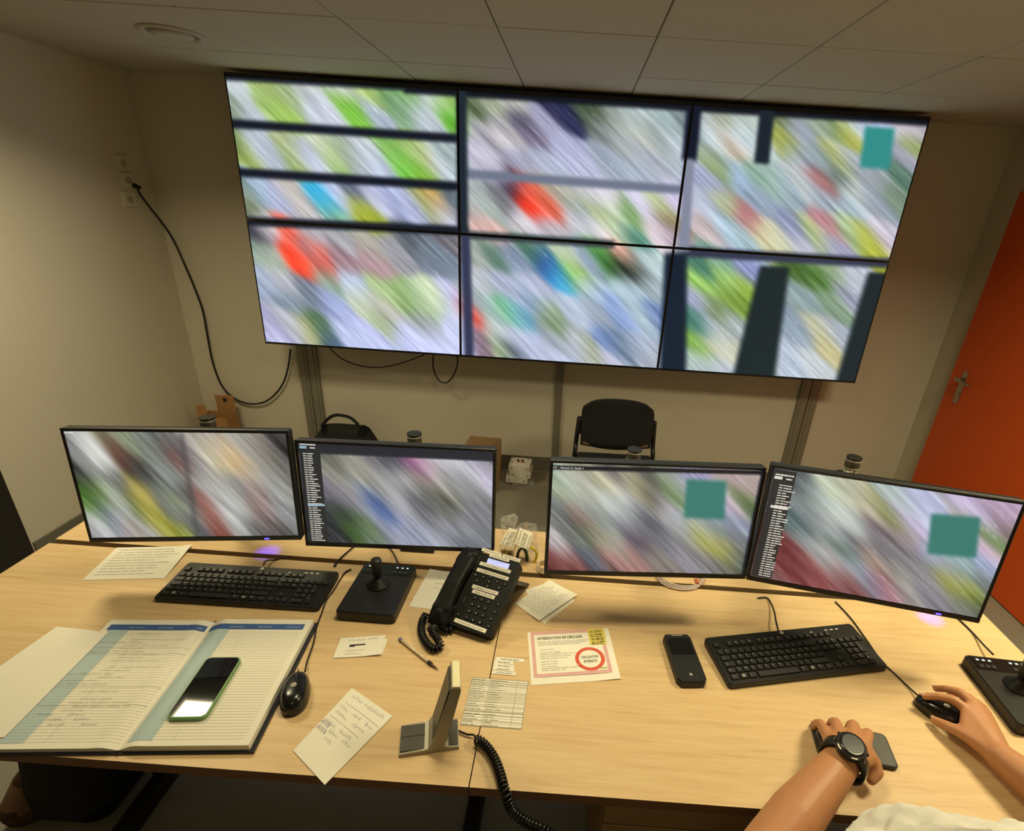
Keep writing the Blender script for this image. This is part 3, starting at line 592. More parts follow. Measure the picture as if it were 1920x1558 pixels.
mons.append(monitor('rightmost monitor, in front of the orange door with a teal square', (.766, 1.0998, 1.0755), -.2003, .0947, M4PIC, 41, teal(((1746, 962), (1838, 970), (1830, 1046), (1738, 1038))), pole=(.86, 1.45, 1.15), glow=(1742, 1156)))
f2 = local_on(mons[1][1]); x1_, _ = f2(609, 940)
ui_panel(*mons[1], -MW/2+.009, x1_, f2(575, 850)[1], f2(592, 1012)[1], 40, 22.5, UIB, 5, UIB, .010)
f4 = local_on(mons[3][1]); x4_, _ = f4(1481, 940)
ui_panel(*mons[3], -MW/2+.009, x4_, f4(1470, 910)[1], f4(1430, 1078)[1], 38, 8.6, UI, 6, UI)
f3 = local_on(mons[2][1]); b = MB(); q = f3(1036, 876); add_text(b, 'C01 - Général de Gaulle 1', 0, 0, 0, .0072, res=1, bold=.01); b.xf(Matrix.Translation((q[0], -.0018, q[1]-.002)) @ Matrix.Rotation(PI/2, 4, 'X')); b.build('title_line', UI, mons[2][0])
f1 = local_on(mons[0][1]); b = MB(); q = f1(121, 811); dashes(b, q[0], q[1], .022, .003, random.Random(3)); b.build('title_line', UI, mons[0][0])

# ------------------------------------------------------------------ keyboards
def key_mesh(wd, dp, legend, h=.0055, big=False):
    b = MB(); b.prism(rrect(wd, dp, .0012, 1), 0, h, top_in=.0018)
    if legend:
        b.mi = 1
        if legend == 'win':
            for sx in (0, 1):
                for sy in (0, 1): b.face([(-.004+sx*.0035, -.0035+sy*.0035, h+.0002), (-.001+sx*.0035, -.0035+sy*.0035, h+.0002), (-.001+sx*.0035, -.0005+sy*.0035, h+.0002), (-.004+sx*.0035, -.0005+sy*.0035, h+.0002)])
        else:
            add_text(b, legend, -wd/2+.0035, .0005 if len(legend) < 3 else -.001, h+.0002, .0062 if len(legend) < 3 else .0034, res=1)
    return b.mesh('key', [MT['key'], MT['legend']])
def keyboard(label, c, ang):
    t = thing('keyboard', label, 'keyboard', c, ang, 'full size keyboards')
    tilt = Matrix.Rotation(.055, 4, 'X'); KW, KD = .445, .150
    b = MB(); b.prism(rrect(KW, KD, .009), 0, .012, top_in=.0); b.prism(rrect(KW-.002, KD-.002, .008), .012, .0145, top_in=.002); b.xf(Matrix.Translation((0, 0, .0045)) @ tilt); b.build('case', MT['black'], t)
    u = .0186; X0 = -KW/2+.011; keys = []
    def row(y, x, items, hgt=1):
        for it in items:
            lg, wd = it if isinstance(it, tuple) else (it, 1)
            if lg is not None: keys.append((x+wd/2, y, wd, hgt, lg))
            x += wd
    yF, y1 = 5.3, 4.0
    row(yF, 0, ['Esc', (None, 1), 'F1', 'F2', 'F3', 'F4', (None, .5), 'F5', 'F6', 'F7', 'F8', (None, .5), 'F9', 'F10', 'F11', 'F12', (None, .25), 'Impr', 'Arr', 'Pau'])
    row(y1, 0, ['²', '&', 'é', '"', "'", '(', '-', 'è', '_', 'ç', 'à', ')', '=', ('Ret', 2), (None, .25), 'Ins', 'Orig', 'Pg', (None, .25), 'Num', '/', '*', '-'])
    row(3, 0, [('Tab', 1.5)] + list('AZERTYUIOP') + ['^', '$', ('Ent', 1.5), (None, .25), 'Sup', 'Fin', 'Pg', (None, .25), '7', '8', '9'])
    row(2, 0, [('Maj', 1.75)] + list('QSDFGHJKLM') + ['ù', '*', (' ', 1.25), (None, 3.5), '4', '5', '6'])
    row(1, 0, [('Maj', 1.25), '<'] + list('WXCVBN,;:!') + [('Maj', 2.75), (None, 1.25), '^', (None, 1.25), '1', '2', '3'])
    row(0, 0, [('Ctrl', 1.25), ('win', 1.25), ('Alt', 1.25), (' ', 6.25), ('Gr', 1.25), ('win', 1.25), ('Mn', 1.25), ('Ctrl', 1.25), (None, .25), '<', 'v', '>', (None, .25), ('0', 2), '.'])
    keys += [(21.0+.0, 2.5, 1, 2, '+'), (21.0, .5, 1, 2, 'E')]
    cache = {}
    for kx, ky, kw, kh, lg in keys:
        k = (round(kw, 2), kh, lg)
        if k not in cache: cache[k] = key_mesh(kw*u-.0026, kh*u-.0026, lg.strip())
        o = put('key', cache[k], t); o.matrix_local = Matrix.Translation((0, 0, .0045)) @ tilt @ Matrix.Translation((X0+kx*u*1.02, -KD/2+.020+ky*u*1.0, .0142))
    b = MB()
    for k in range(3): b.box((.112+.0165*k+.02, KD/2-.016, .0148), (.009, .004, .0008))
    b.box((.085, KD/2-.018, .0148), (.008, .003, .0008)); b.xf(Matrix.Translation((0, 0, .0045)) @ tilt); b.build('indicator_marks', MT['legend'], t)
    b = MB(); b.cyl((0, 0, 0), (0, 0, .0008), .0052, seg=20); b.mi = 1; add_text(b, 'hp', 0, -.0022, .001, .0065, align='C', res=1); b.xf(Matrix.Translation((0, 0, .0045)) @ tilt @ Matrix.Translation((.0, KD/2-.010, .0147))); b.build('round_logo', [MT['white'], MT['ink']], t)
    for sx in (-1, 1): MB().box((sx*.17, .055, .0052), (.03, .012, .0104)).build('foot', MT['black'], t)
    return t
kb1 = keyboard('black keyboard on the left desk behind the open log book', (-.855, 1.180, DZ), .012)
kb2 = copy_tree(kb1); kb2['label'] = 'black keyboard on the right desk below the rightmost monitor'; kb2.location = (.640, 1.069, DZ); kb2.rotation_euler = (0, 0, .222)
def cable(label, pts, r=.0022, m='black', name='cable', cat='cable'):
    return tag(MB().tube(spline(pts, 8), r, 7).build(name, MT[m]), label, cat)
def on(L, z=DZ+.003): return [pz(*q[:2], q[2] if len(q) > 2 else z) for q in L]
k2 = pz(1459, 1178, .752)
cable('short black cable arching from the right keyboard to the desk edge', [k2+Vector((0, -.004, -.004)), *on([(1455, 1165, .752), (1452, 1148, .745), (1446, 1132, .737), (1438, 1121), (1425, 1121), (1416, 1124, .725)])], .0025)
cable('black cable stub curling off the left keyboard', [*on([(494, 1060, .752), (497, 1053, .75), (504, 1050, .742), (514, 1050), (524, 1047), (545, 1043)])], .0022)

# ------------------------------------------------------------------ mice
def mouse_mesh():
    b = MB(); n, m = 28, 9; rings = []
    for j in range(m):
        t = j/(m-1)*PI/2; z = .036*math.sin(t)**.85; k = max(.0, math.cos(t))**.55
        ring = []
        for i in range(n):
            th = 2*PI*i/n; cx, sy = math.cos(th), math.sin(th)
            ex = .0295*(abs(cx)**.85)*math.copysign(1, cx)*(1-.10*sy); ey = .057*(abs(sy)**.9)*math.copysign(1, sy)
            ring.append(b.bm.verts.new((ex*k, ey*k - .006*(1-k), z*(1-.10*ey*k/.057)+.0015)))
        rings.append(ring)
    for A, B in zip(rings, rings[1:]):
        for i in range(n): f = b.bm.faces.new((A[i], A[(i+1) % n], B[(i+1) % n], B[i])); f.smooth = True
    b.bm.faces.new(rings[0][::-1]); bmesh.ops.remove_doubles(b.bm, verts=b.bm.verts[:], dist=1e-5)
    return b.mesh('shell', MT['black2'])
def mouse(label, c, ang):
    t = thing('computer_mouse', label, 'mouse', c, ang, 'computer mice'); put('shell', mouse_mesh(), t)
    MB().cyl((-.004, .030, .028), (.004, .030, .028), .0085, seg=16).build('scroll_wheel', MT['key'], t)
    b = MB(); b.box((0, .046, .022), (.0012, .012, .014)); b.build('button_gap', MT['ink'], t)
    b = MB(); b.cyl((0, 0, 0), (0, 0, .0012), .0062, seg=20); b.mi = 1; add_text(b, 'hp', 0, -.0026, .0014, .0075, align='C', res=1); b.xf(Matrix.Translation((0, -.002, .0368)) @ Matrix.Rotation(-.05, 4, 'X')); b.build('round_logo', [MT['silver'], MT['ink']], t)
    return t
mouse('black computer mouse lying right of the open log book', (-.562, .842, DZ), .30)
cable('thin black mouse cable running from the left mouse up past the keyboard', on([(572, 1259, .742), (576, 1240, .736), (588, 1205), (594, 1175), (604, 1148), (612, 1126), (625, 1108), (636, 1090), (646, 1074), (658, 1067)]), .0021)
cable('black cable leaving the desk gap behind the left keyboard', on([(626, 1062), (632, 1053), (642, 1043), (656, 1031), (664, 1024)]), .0026)
a2 = pz(1803, 1356, .745); b2 = pz(1722, 1309, .745); mc = (a2+b2)/2; md = b2-a2
M2A = math.atan2(-md.x, md.y)
mouse('black computer mouse under the hand at the right', (mc.x+.004, mc.y-.004, DZ), M2A)
tip = pz(1724, 1306, .742)
cable('thin black cable from the right mouse to the keyboard side', [tip, *on([(1712, 1296, .736), (1695, 1280), (1672, 1258), (1652, 1240), (1640, 1222), (1622, 1196), (1600, 1165), (1580, 1142), (1566, 1128)])], .0021)

# ------------------------------------------------------------------ camera joystick panels
def joystick(label, c, ang, w_=.157, d_=.214):
    t = thing('joystick_controller', label, 'joystick', c, ang, 'camera joysticks'); h = .031
    b = MB(); b.prism(rrect(w_, d_, .010), 0, h-.004); b.prism(rrect(w_, d_, .010), h-.004, h, top_in=.003); b.build('base', MT['black'], t)
    p = MB().prism(rrect(w_-.012, .044, .004), h, h+.0012, Matrix.Translation((0, d_/2-.028, 0))).build('button_strip', MT['black2'], t)
    for k, x in enumerate((-.056, -.041, -.026, .026, .041, .056)):
        for r, y in enumerate((d_/2-.018, d_/2-.038)):
            b = MB(); b.prism(rrect(.012, .012, .002), h+.0012, h+.0024, Matrix.Translation((x, y, 0))); b.mi = 1; b.prism(rrect(.0065, .0045, .001), h+.0024, h+.0027, Matrix.Translation((x, y, 0)))
            b.build('button', [MT['black'], MT['led'] if r == 0 else MT['tgrey']], p)
    jx, jy = -.004, .012
    prof = []
    for k in range(7):
        z = h+.0036*k+.001; R = .030-.0031*k; prof += [(R, z), (R+.0012, z+.0016), (R-.0015, z+.0032)]
    MB().lathe((jx, jy, 0), [(.032, h)]+prof, 28).build('rubber_bellows', MT['black'], t)
    MB().lathe((jx, jy, 0), [(.009, h+.020), (.010, h+.032), (.0130, h+.038), (.0150, h+.072), (.0150, h+.081), (.0130, h+.086), (.001, h+.087)], 24).build('knob', MT['key'], t)
    b = MB(); add_text(b, 'AXIS', 0, -d_/2+.030, h+.0004, .009, align='C', res=1); b.build('maker_mark', MT['tgrey'], t)
    for sx in (-1, 1):
        for sy in (-1, 1): MB().cyl((sx*.06, sy*.085, -.0), (sx*.06, sy*.085, .002), .008).build('rubber_foot', MT['black'], t)
    return t
joystick('black camera joystick panel between the left keyboard and the desk phone', (-.494, 1.190, DZ), -.008)
cable('black cable running from the left joystick under the second monitor', [*on([(745, 1062, .752), (743, 1050, .745), (737, 1036), (728, 1026)])], .0026)
JA = pz(1812, 1228, .763); JB = pz(1912, 1355, .763); jd = JA-JB; ja = math.atan2(-jd.x, jd.y); ju = Vector((math.cos(ja), math.sin(ja), 0))
jc = (JA+JB)/2 + ju*.0755
joystick('black camera joystick panel cut off by the right edge of the picture', (jc.x, jc.y, DZ), ja)
cable('black cable from the right joystick to under the rightmost monitor', [*on([(1862, 1227, .755), (1845, 1210, .745), (1825, 1188), (1800, 1163), (1782, 1148), (1766, 1138)])], .0026)

# ------------------------------------------------------------------ papers
def sheet(name, label, cat, quad, z=0, curl=None, m='paper', group=None):
    """quad: photo corners top-left, top-right, bottom-right, bottom-left measured on the desk; returns thing and mapping from 0..1 page coordinates"""
    Q = [pz(u, v, DZ+z) if len(q_) < 3 else Vector(q_) for q_ in quad for u, v in [q_[:2]]]
    C0 = sum(Q, Vector())/4; C0.z = DZ; Q = [q-C0 for q in Q]
    def mp(x, y, dz=0):
        p = (Q[0].lerp(Q[1], x)).lerp(Q[3].lerp(Q[2], x), 1-y); return Vector((p.x, p.y, .0007+z+dz+(curl(x, y) if curl else 0)))
    t = thing(name, label, cat, C0, 0, group)
    b = MB(); n = 10; g = [[b.bm.verts.new(mp(i/n, j/n)) for i in range(n+1)] for j in range(n+1)]
    for j in range(n):
        for i in range(n): f = b.bm.faces.new((g[j][i], g[j][i+1], g[j+1][i+1], g[j+1][i])); f.smooth = True
    b.build('page', MT[m], t)
    wd = (Q[1]-Q[0]).length; hd = (Q[3]-Q[0]).length
    def draw(nm, mt_, fn, par=t, dz=.0003):
        k = MB(); fn(k, wd, hd); k.warp(lambda c: mp(c.x/wd, c.y/hd, dz)); return k.build(nm, MT[mt_], par)
    return t, draw
R_ = random.Random(17)
# printed sheet under the leftmost monitor
t, dr = sheet('printed_sheet', 'white printed sheet lying left of the left keyboard', 'paper', ((219, 1027), (361, 1024), (309, 1084), (154, 1088)), curl=lambda x, y: .006*max(0, x-.8)*5*y)
dr('printed_lines', 'inkf', lambda k, w_, h_: [words_line(k, w_*.08, h_*(.9-.085*i), w_*R_.uniform(.55, .85), .0045, 0, R_) for i in range(10)])
# handwritten papers
t, dr = sheet('handwritten_note', 'white handwritten note half hidden under the left side of the desk phone', 'note', ((806, 1067), (872, 1078), (862, 1150), (767, 1137)))
dr('handwriting', 'inkg', lambda k, w_, h_: [scribble(k, w_*.3, h_*(.78-.14*i), w_*.5, .008, .0010, 0, 0, R_) for i in range(3)])
def note_lines(k, w_, h_, n, m0=.1, hh=.007):
    for i in range(n):
        x = w_*m0
        while x < w_*(1-m0)-.02:
            l = R_.uniform(.012, .034); scribble(k, x, h_*(.88-.78*i/n), min(l, w_*(1-m0)-x), hh, .0008, 0, 0, R_); x += l+.006
t, dr = sheet('handwritten_note', 'lower of the two handwritten notes right of the desk phone, only its corner showing', 'note', ((985, 1106), (1036, 1090), (1078, 1126), (1020, 1171)))
dr('handwriting', 'inkg', lambda k, w_, h_: note_lines(k, w_, h_, 7))
t, dr = sheet('handwritten_note', 'upper handwritten note covered in blue-grey lines right of the desk phone', 'note', ((966, 1132), (1030, 1087), (1083, 1117), (1011, 1166)), z=.001, curl=lambda x, y: .004*(1-y)**3)
dr('handwriting', 'inkg', lambda k, w_, h_: note_lines(k, w_, h_, 8))
t, dr = sheet('folded_note', 'lower slip of the pair of small notes below the left joystick', 'note', ((660, 1197), (727, 1198), (717, 1228), (640, 1232)))
t, dr = sheet('folded_note', 'small creased note with a dark stamp lying below the left joystick', 'note', ((639, 1197), (723, 1191), (715, 1229), (624, 1234)), z=.0012, curl=lambda x, y: .006*max(0, x-.55)**1.5*(1-y)*2.5)
dr('handwriting', 'inkg', lambda k, w_, h_: [scribble(k, w_*.2, h_*q, w_*l, .006, .0009, 0, 0, R_) for q, l in ((.8, .35), (.28, .4), (.12, .35))] + [scribble(k, w_*.64, h_*.84, w_*.2, .005, .0009, 0, 0, R_)])
dr('stamp', 'ink', lambda k, w_, h_: [words_line(k, w_*.26, h_*.55, w_*.34, .008, 0, R_), words_line(k, w_*.26, h_*.50, w_*.12, .005, 0, R_)])
t, dr = sheet('handwritten_note', 'large slip hidden under the violet-marked note at the desk edge', 'note', ((556, 1400), (655, 1296), (725, 1345), (606, 1462)))
t, dr = sheet('handwritten_note', 'large note with violet scribbles hanging over the front desk edge', 'note', ((660, 1290), (736, 1343), (609, 1472), (550, 1408)), z=.0012)
WORDS = ((.13, .90, .24), (.44, .90, .46), (.08, .71, .2), (.4, .72, .2), (.72, .72, .16), (.1, .63, .26), (.52, .63, .3), (.06, .47, .26), (.45, .48, .26), (.28, .40, .22), (.62, .41, .2), (.3, .31, .2))
dr('handwriting', 'inkv', lambda k, w_, h_: [scribble(k, w_*x, h_*y, w_*l, .0095, .0011, 0, 0, R_) for x, y, l in WORDS])
dr('divider_lines', 'inkv', lambda k, w_, h_: [ribbon(k, [(w_*x0, h_*y), (w_*(x0+x1)/2, h_*(y+.006)), (w_*x1, h_*y)], .0009, 0) for x0, x1, y in ((.12, .96, .80), (.06, .82, .565))])
def hatch(k, w_, h_):
    for x0, x1, y in ((.02, .20, .455), (.03, .24, .375)):
        ribbon(k, [(w_*(x0+(x1-x0)*i/14), h_*y+(.006 if i % 2 else -.004)) for i in range(15)], .0026, 0)
dr('violet_scribble', 'violet', hatch)
# traffic notice
t, dr = sheet('traffic_notice', 'pink-bordered printed notice with a red ring, lying right of the seam', 'notice', ((989, 1186), (1140, 1178), (1164, 1274), (996, 1285)), curl=lambda x, y: .003*max(0, x-.7)*3*(1-y))
def frame_(k, w_, h_):
    a, b_ = .035, .10; o = [(a, .12), (.925, .12), (.925, .998), (a, .998)]; i_ = [(.075, .18), (.885, .18), (.885, .935), (.075, .935)]
    for q in range(4):
        n = (q+1) % 4; k.face([(o[q][0]*w_, o[q][1]*h_, 0), (o[n][0]*w_, o[n][1]*h_, 0), (i_[n][0]*w_, i_[n][1]*h_, 0), (i_[q][0]*w_, i_[q][1]*h_, 0)])
dr('pink_border', 'pink', frame_)
dr('headline', 'ink', lambda k, w_, h_: add_text(k, 'INTERDICTION DE CIRCULER', w_*.115, h_*.83, 0, h_*.072, bold=.025, width=w_*.545))
def body(k, w_, h_):
    for y, l in ((.775, .61), (.745, .60), (.715, .52), (.62, .17), (.565, .24), (.53, .42), (.49, .36), (.45, .31), (.39, .19), (.345, .19), (.30, .18), (.265, .46), (.23, .27), (.135+.06, .0), (.16, .12), (.135, .31), (.115, .10)):
        if l: words_line(k, w_*(.115 if y > .7 else .13), h_*y, w_*l, .0036, 0, R_)
dr('small_print', 'inkf', body)
def ring(k, w_, h_):
    cx, cy, R1, R0 = w_*.70, h_*.405, h_*.222, h_*.166
    for i in range(40):
        a, b_ = 2*PI*i/40, 2*PI*(i+1)/40; k.face([(cx+R0*math.cos(a), cy+R0*math.sin(a), 0), (cx+R1*math.cos(a), cy+R1*math.sin(a), 0), (cx+R1*math.cos(b_), cy+R1*math.sin(b_), 0), (cx+R0*math.cos(b_), cy+R0*math.sin(b_), 0)])
dr('red_ring', 'red', ring)
dr('ring_text', 'ink', lambda k, w_, h_: (add_text(k, 'CIRCULATION', w_*.70, h_*.415, 0, h_*.07, align='C', bold=.015, width=w_*.20), add_text(k, 'INTERDITE', w_*.70, h_*.335, 0, h_*.07, align='C', bold=.015, width=w_*.155)))
yb = dr('yellow_block', 'yellow', lambda k, w_, h_: k.face([(w_*.735, h_*.665, 0), (w_*.935, h_*.665, 0), (w_*.945, h_*.998, 0), (w_*.735, h_*.998, 0)]), dz=.0005)
dr('dates', 'ink', lambda k, w_, h_: [add_text(k, s_, w_*x, h_*y, 0, h_*.055, bold=.02) for s_, x, y in (('du 27/07', .755, .92), ('au 24/08', .755, .855), ('du 08/08', .76, .76), ('au 11/08', .76, .70))] + [words_line(k, w_*.755, h_*y, w_*.15, .003, 0, R_) for y in (.82, .675)], dz=.0008)
dr('green_signature', 'green_ink', lambda k, w_, h_: words_line(k, w_*.80, h_*.205, w_*.08, .006, 0, R_))
# label strips stuck on the desk
strips = (((930, 1232), (984, 1236), (982, 1242), (929, 1238), 'BAUDET ISARD AGENTS'), ((928, 1238), (963, 1241), (962, 1247), (926, 1244), 'PM AGENTS'), ((927, 1244), (964, 1248), (963, 1254), (925, 1250), 'ASVP AGENTS'), ((925, 1250), (965, 1254), (964, 1260), (924, 1256), 'LEADER AGENTS'), ((924, 1257), (968, 1261), (966, 1267), (922, 1263), 'PATROLE AGENTS'))
for i, (a, b_, c, d, tx) in enumerate(strips):
    t, dr = sheet('label_strip', ['longest and topmost', 'second', 'third', 'fourth', 'lowest'][i] + ' of the five printed label strips stuck beside the desk seam', 'label', (a, b_, c, d), z=.0002*i, group='label strips by the seam')
    dr('lettering', 'ink', lambda k, w_, h_: add_text(k, tx, w_*.5, h_*.3, 0, h_*.42, align='C', bold=.02, width=w_*.62))
# laminated table
t, dr = sheet('laminated_table', 'clear-edged printed phone list with grey rows stuck over the desk seam', 'list', ((886, 1270), (991, 1278), (978, 1368), (863, 1360)), m='tbl')
def rows_(k, w_, h_):
    y = .985
    for i in range(19):
        h1 = .045; k.face([(w_*.01, h_*(y-h1*.75), 0), (w_*.99, h_*(y-h1*.75), 0), (w_*.99, h_*y, 0), (w_*.01, h_*y, 0)]) if i not in (2, 7, 8, 13) else None
        y -= .0515
dr('white_rows', 'paper', rows_)
dr('row_print', 'inkf', lambda k, w_, h_: [words_line(k, w_*(.02+.33*(i % 2)), h_*(.95-.0515*(i//2)), w_*R_.uniform(.14, .28), .0042, 0, R_) for i in range(38)], dz=.0005)
dr('grid_lines', 'inkg', lambda k, w_, h_: [k.face([(w_*x, 0, 0), (w_*x+.0007, 0, 0), (w_*x+.0007, h_, 0), (w_*x, h_, 0)]) for x in (.004, .33, .81, .992)] + [k.face([(0, h_*y, 0), (w_, h_*y, 0), (w_, h_*y+.0008, 0), (0, h_*y+.0008, 0)]) for y in (.004, .10, .22, .29, .40, .50, .66, .70, .83, .90, .94, .99)], dz=.0006)
# pen
A, B_ = pz(750, 1198, DZ+.005), pz(821, 1255, DZ+.0045)
t = thing('ballpoint_pen', 'clear ballpoint pen with a violet end below the desk phone', 'pen', A)
d = B_-A; b = MB().cyl((0, 0, 0), d*.82, .0042, .0042, 6); b.build('barrel', MT['clear'], t)
MB().cyl(d*-.012, d*.05, .0045, .0045, 10).build('end_plug', MT['violet'], t); MB().cyl(d*.04, d*.8, .0016, seg=6).build('ink_tube', MT['violet'], t)
MB().cyl(d*.76, d*.84, .0046, .0046, 10).build('grip_ring', MT['ink'], t); MB().cyl(d*.82, d*1.0, .0042, .0009, 10).build('tip', MT['brown'], t)

# ------------------------------------------------------------------ open log book
BK = thing('log_book', 'open hardback log book with blue header bands on the left desk', 'book', (-.838, .683, DZ), .09)
PW, PH = .250, .356
def zr(x, T): return .007+(T-.007)*(1-math.exp(-(abs(x)/.02)**1.4))+.0025*math.exp(-((abs(x)-.03)/.016)**2)
TR_, TL_ = .0185, .0135
b = MB(); b.box((PW/2+.004, PH/2, .002), (PW+.012, PH+.012, .004), bev=.001, seg=1); b.box((-PW/2-.004, PH/2, .002), (PW+.012, PH+.012, .004), bev=.001, seg=1); b.cyl((0, -.006, .0035), (0, PH+.006, .0035), .0035, seg=8); b.build('cover', MT['cover'], BK)
for side, T, nm in ((1, TR_, 'right_pages'), (-1, TL_, 'left_pages')):
    b = MB(); n = 22; X = [side*PW*(i/n)**1.5 for i in range(n+1)]
    top = [[b.bm.verts.new((x, y, zr(x, T))) for x in X] for y in (0, PH)]; bot = [[b.bm.verts.new((x, y, .004)) for x in X] for y in (0, PH)]
    for i in range(n):
        b.bm.faces.new((top[0][i], top[0][i+1], top[1][i+1], top[1][i]))
        b.bm.faces.new((bot[0][i], bot[0][i+1], top[0][i+1], top[0][i])); b.bm.faces.new((bot[1][i], top[1][i], top[1][i+1], bot[1][i+1]))
    b.bm.faces.new((bot[0][n], bot[1][n], top[1][n], top[0][n]))
    pg = b.build(nm, MT['paper'], BK)
    def drape(nm_, m, fn, dz, side=side, T=T, pg=pg):
        k = MB(); fn(k); k.warp(lambda c: Vector((c.x, c.y, zr(c.x, T)+dz))); return k.build(nm_, MT[m], pg)
    def strip(k, x0, x1, y0, y1, n=12):
        for i in range(n):
            a, c = x0+(x1-x0)*i/n, x0+(x1-x0)*(i+1)/n; k.face([(a, y0, 0), (c, y0, 0), (c, y1, 0), (a, y1, 0)])
    x0, x1 = (.004, .236) if side > 0 else (-.238, -.006)
    drape('header_band', 'navy', lambda k: strip(k, x0, x1, PH-.036, PH-.017, 20), .0006)
    cx = (.010, .058) if side > 0 else (-.232, -.184)
    drape('pale_blue_column', 'pale_blue', lambda k: strip(k, cx[0], cx[1], .012, PH-.036, 8), .0005)
    drape('header_lettering', 'pale_blue', lambda k: [words_line(k, x0+.05+.07*i, PH-.029, .035, .003, 0, R_) for i in range(3)], .0009)
    def rules(k):
        for i in range(42): strip(k, x0, x1, .014+.0072*i, .0146+.0072*i, 10)
        xv = .098 if side > 0 else -.145
        strip(k, xv, xv+.0006, .012, PH-.036, 1)
    drape('ruled_lines', 'rule', rules, .0008)
    if side < 0:
        def hw(k):
            y = PH-.05; 
            for blk in range(12):
                if R_.random() < .3: y -= .010
                for q in range(R_.choice((1, 2, 2))):
                    x = -.170+R_.uniform(0, .02) if R_.random() < .75 else -.235
                    for _ in range(R_.choice((2, 3, 4))):
                        l = R_.uniform(.014, .04)
                        if x+l > -.02: break
                        scribble(k, x, y, l, .0052, .0007, 0, 0, R_); x += l+.005
                    y -= .0095
                if R_.random() < .35: ribbon(k, [(-.235+.23*i/12, y+.004) for i in range(13)], .0006, 0)
            y = y
        drape('handwriting', 'inkf', hw, .0010)
        drape('handwriting_violet', 'inkv', lambda k: [scribble(k, -.21+.02*i+R_.uniform(0, .01), .075-.012*(i % 3), .03, .006, .0008, 0, 0, R_) for i in range(6)], .0010)
t, dr = sheet('loose_sheet', 'plain white sheet sticking out left of the open log book', 'paper', ((106, 1174), (203, 1186), (8, 1383), (-190, 1380)), z=.0148, curl=lambda x, y: -.004*max(0, .5-x))

# smartphone lying on the right page
S0 = Vector((-.752, .829, DZ+TR_+.0008))
t = thing('smartphone', 'black smartphone in a green case lying on the open log book', 'phone', S0, .105)
b = MB(); b.prism(rrect(.077, .163, .012, 6), 0, .002, top_in=-.0012); b.prism(rrect(.0794, .1654, .0132, 6), .002, .0078); b.prism(rrect(.0794, .1654, .0132, 6), .0078, .0092, top_in=.002); b.build('case', MT['green'], t)
MB().prism(rrect(.0735, .1595, .0105, 6), .0088, .0099, top_in=.0004).build('screen', MT['glass'], t)
for y in (.03, .05): MB().box((-.0402, y, .005), (.0012, .012, .003)).build('side_button', MT['green'], t)

# ------------------------------------------------------------------ desk telephone
PT = thing('desk_phone', 'black desk telephone with paper labels and a lit display', 'telephone', (-.328, 1.09, DZ), -.305)
Tl = Matrix.Translation((0, 0, .025)) @ Matrix.Rotation(.471, 4, 'X'); Mph = Matrix.Translation(PT.location) @ Matrix.Rotation(-.305, 4, 'Z') @ Tl
Mpi = Mph.inverted(); WB, LB = .185, .222
def pl(u, v):
    o = Mpi @ CPOS; d = Mpi.to_3x3() @ ray(u, v); P = o-d*(o.z/d.z); return Vector((P.x, P.y, 0))
b = MB(); b.prism([(p[0]+WB/2, p[1]+LB/2) for p in rrect(WB, LB, .012)], -.026, 0, top_in=.002); b.xf(Tl); b.build('body', MT['black3'], PT)
b = MB(); b.prism([(.16, .075), (.252, .0), (.262, .0), (.262, .005), (.172, .08)], .015, .184, Matrix(((0, 0, 1, 0), (1, 0, 0, 0), (0, 1, 0, 0), (0, 0, 0, 1)))); b.build('rear_foot', MT['black'], PT)
b = MB(); b.box((.036, .03, .001), (.058, .05, .012), bev=.005); b.box((.036, .185, .001), (.058, .05, .012), bev=.005); b.xf(Tl); b.build('cradle', MT['black2'], PT)
b = MB(); hx = .033
b.hull([((hx-.018, .212, .004), .010), ((hx+.018, .212, .004), .010), ((hx-.020, .175, .010), .012), ((hx+.020, .175, .010), .012), ((hx, .195, .014), .012)])
b.hull([((hx-.016, .185, .014), .012), ((hx+.016, .185, .014), .012), ((hx-.014, .10, .020), .012), ((hx+.014, .10, .020), .012)])
b.hull([((hx-.014, .10, .020), .012), ((hx+.014, .10, .020), .012), ((hx-.015, .03, .015), .013), ((hx+.015, .03, .015), .013)])
b.hull([((hx-.018, -.004, .006), .011), ((hx+.018, -.004, .006), .011), ((hx-.019, .035, .010), .013), ((hx+.019, .035, .010), .013), ((hx, .018, .016), .013)])
for f in b.bm.faces: f.smooth = True
b.xf(Tl); hs = b.build('handset', MT['black3'], PT)
rm = hs.modifiers.new('join', 'REMESH'); rm.mode = 'VOXEL'; rm.voxel_size = .0022; rm.use_smooth_shade = True; sm_ = hs.modifiers.new('soft', 'SMOOTH'); sm_.iterations = 8
def pquad(nm, L, m, z0=.0004, th=.0006, par=PT):
    k = MB(); P = [pl(*q) for q in L]; A = [k.bm.verts.new((p.x, p.y, z0)) for p in P]; B = [k.bm.verts.new((p.x, p.y, z0+th)) for p in P]
    k.bm.faces.new(B)
    for i in range(4): k.bm.faces.new((A[i], A[(i+1) % 4], B[(i+1) % 4], B[i]))
    k.xf(Tl); return k.build(nm, m, par)
lc = pquad('display', ((916, 1046.5), (956, 1058), (952.5, 1067.5), (912, 1055.5)), MT['lcd'])
k = MB(); a_ = pl(921, 1051.5); add_text(k, 'CSU Operateur', a_.x, a_.y, .0013, .006, res=1); k.xf(Tl); k.build('display_text', MT['inkg'], lc)
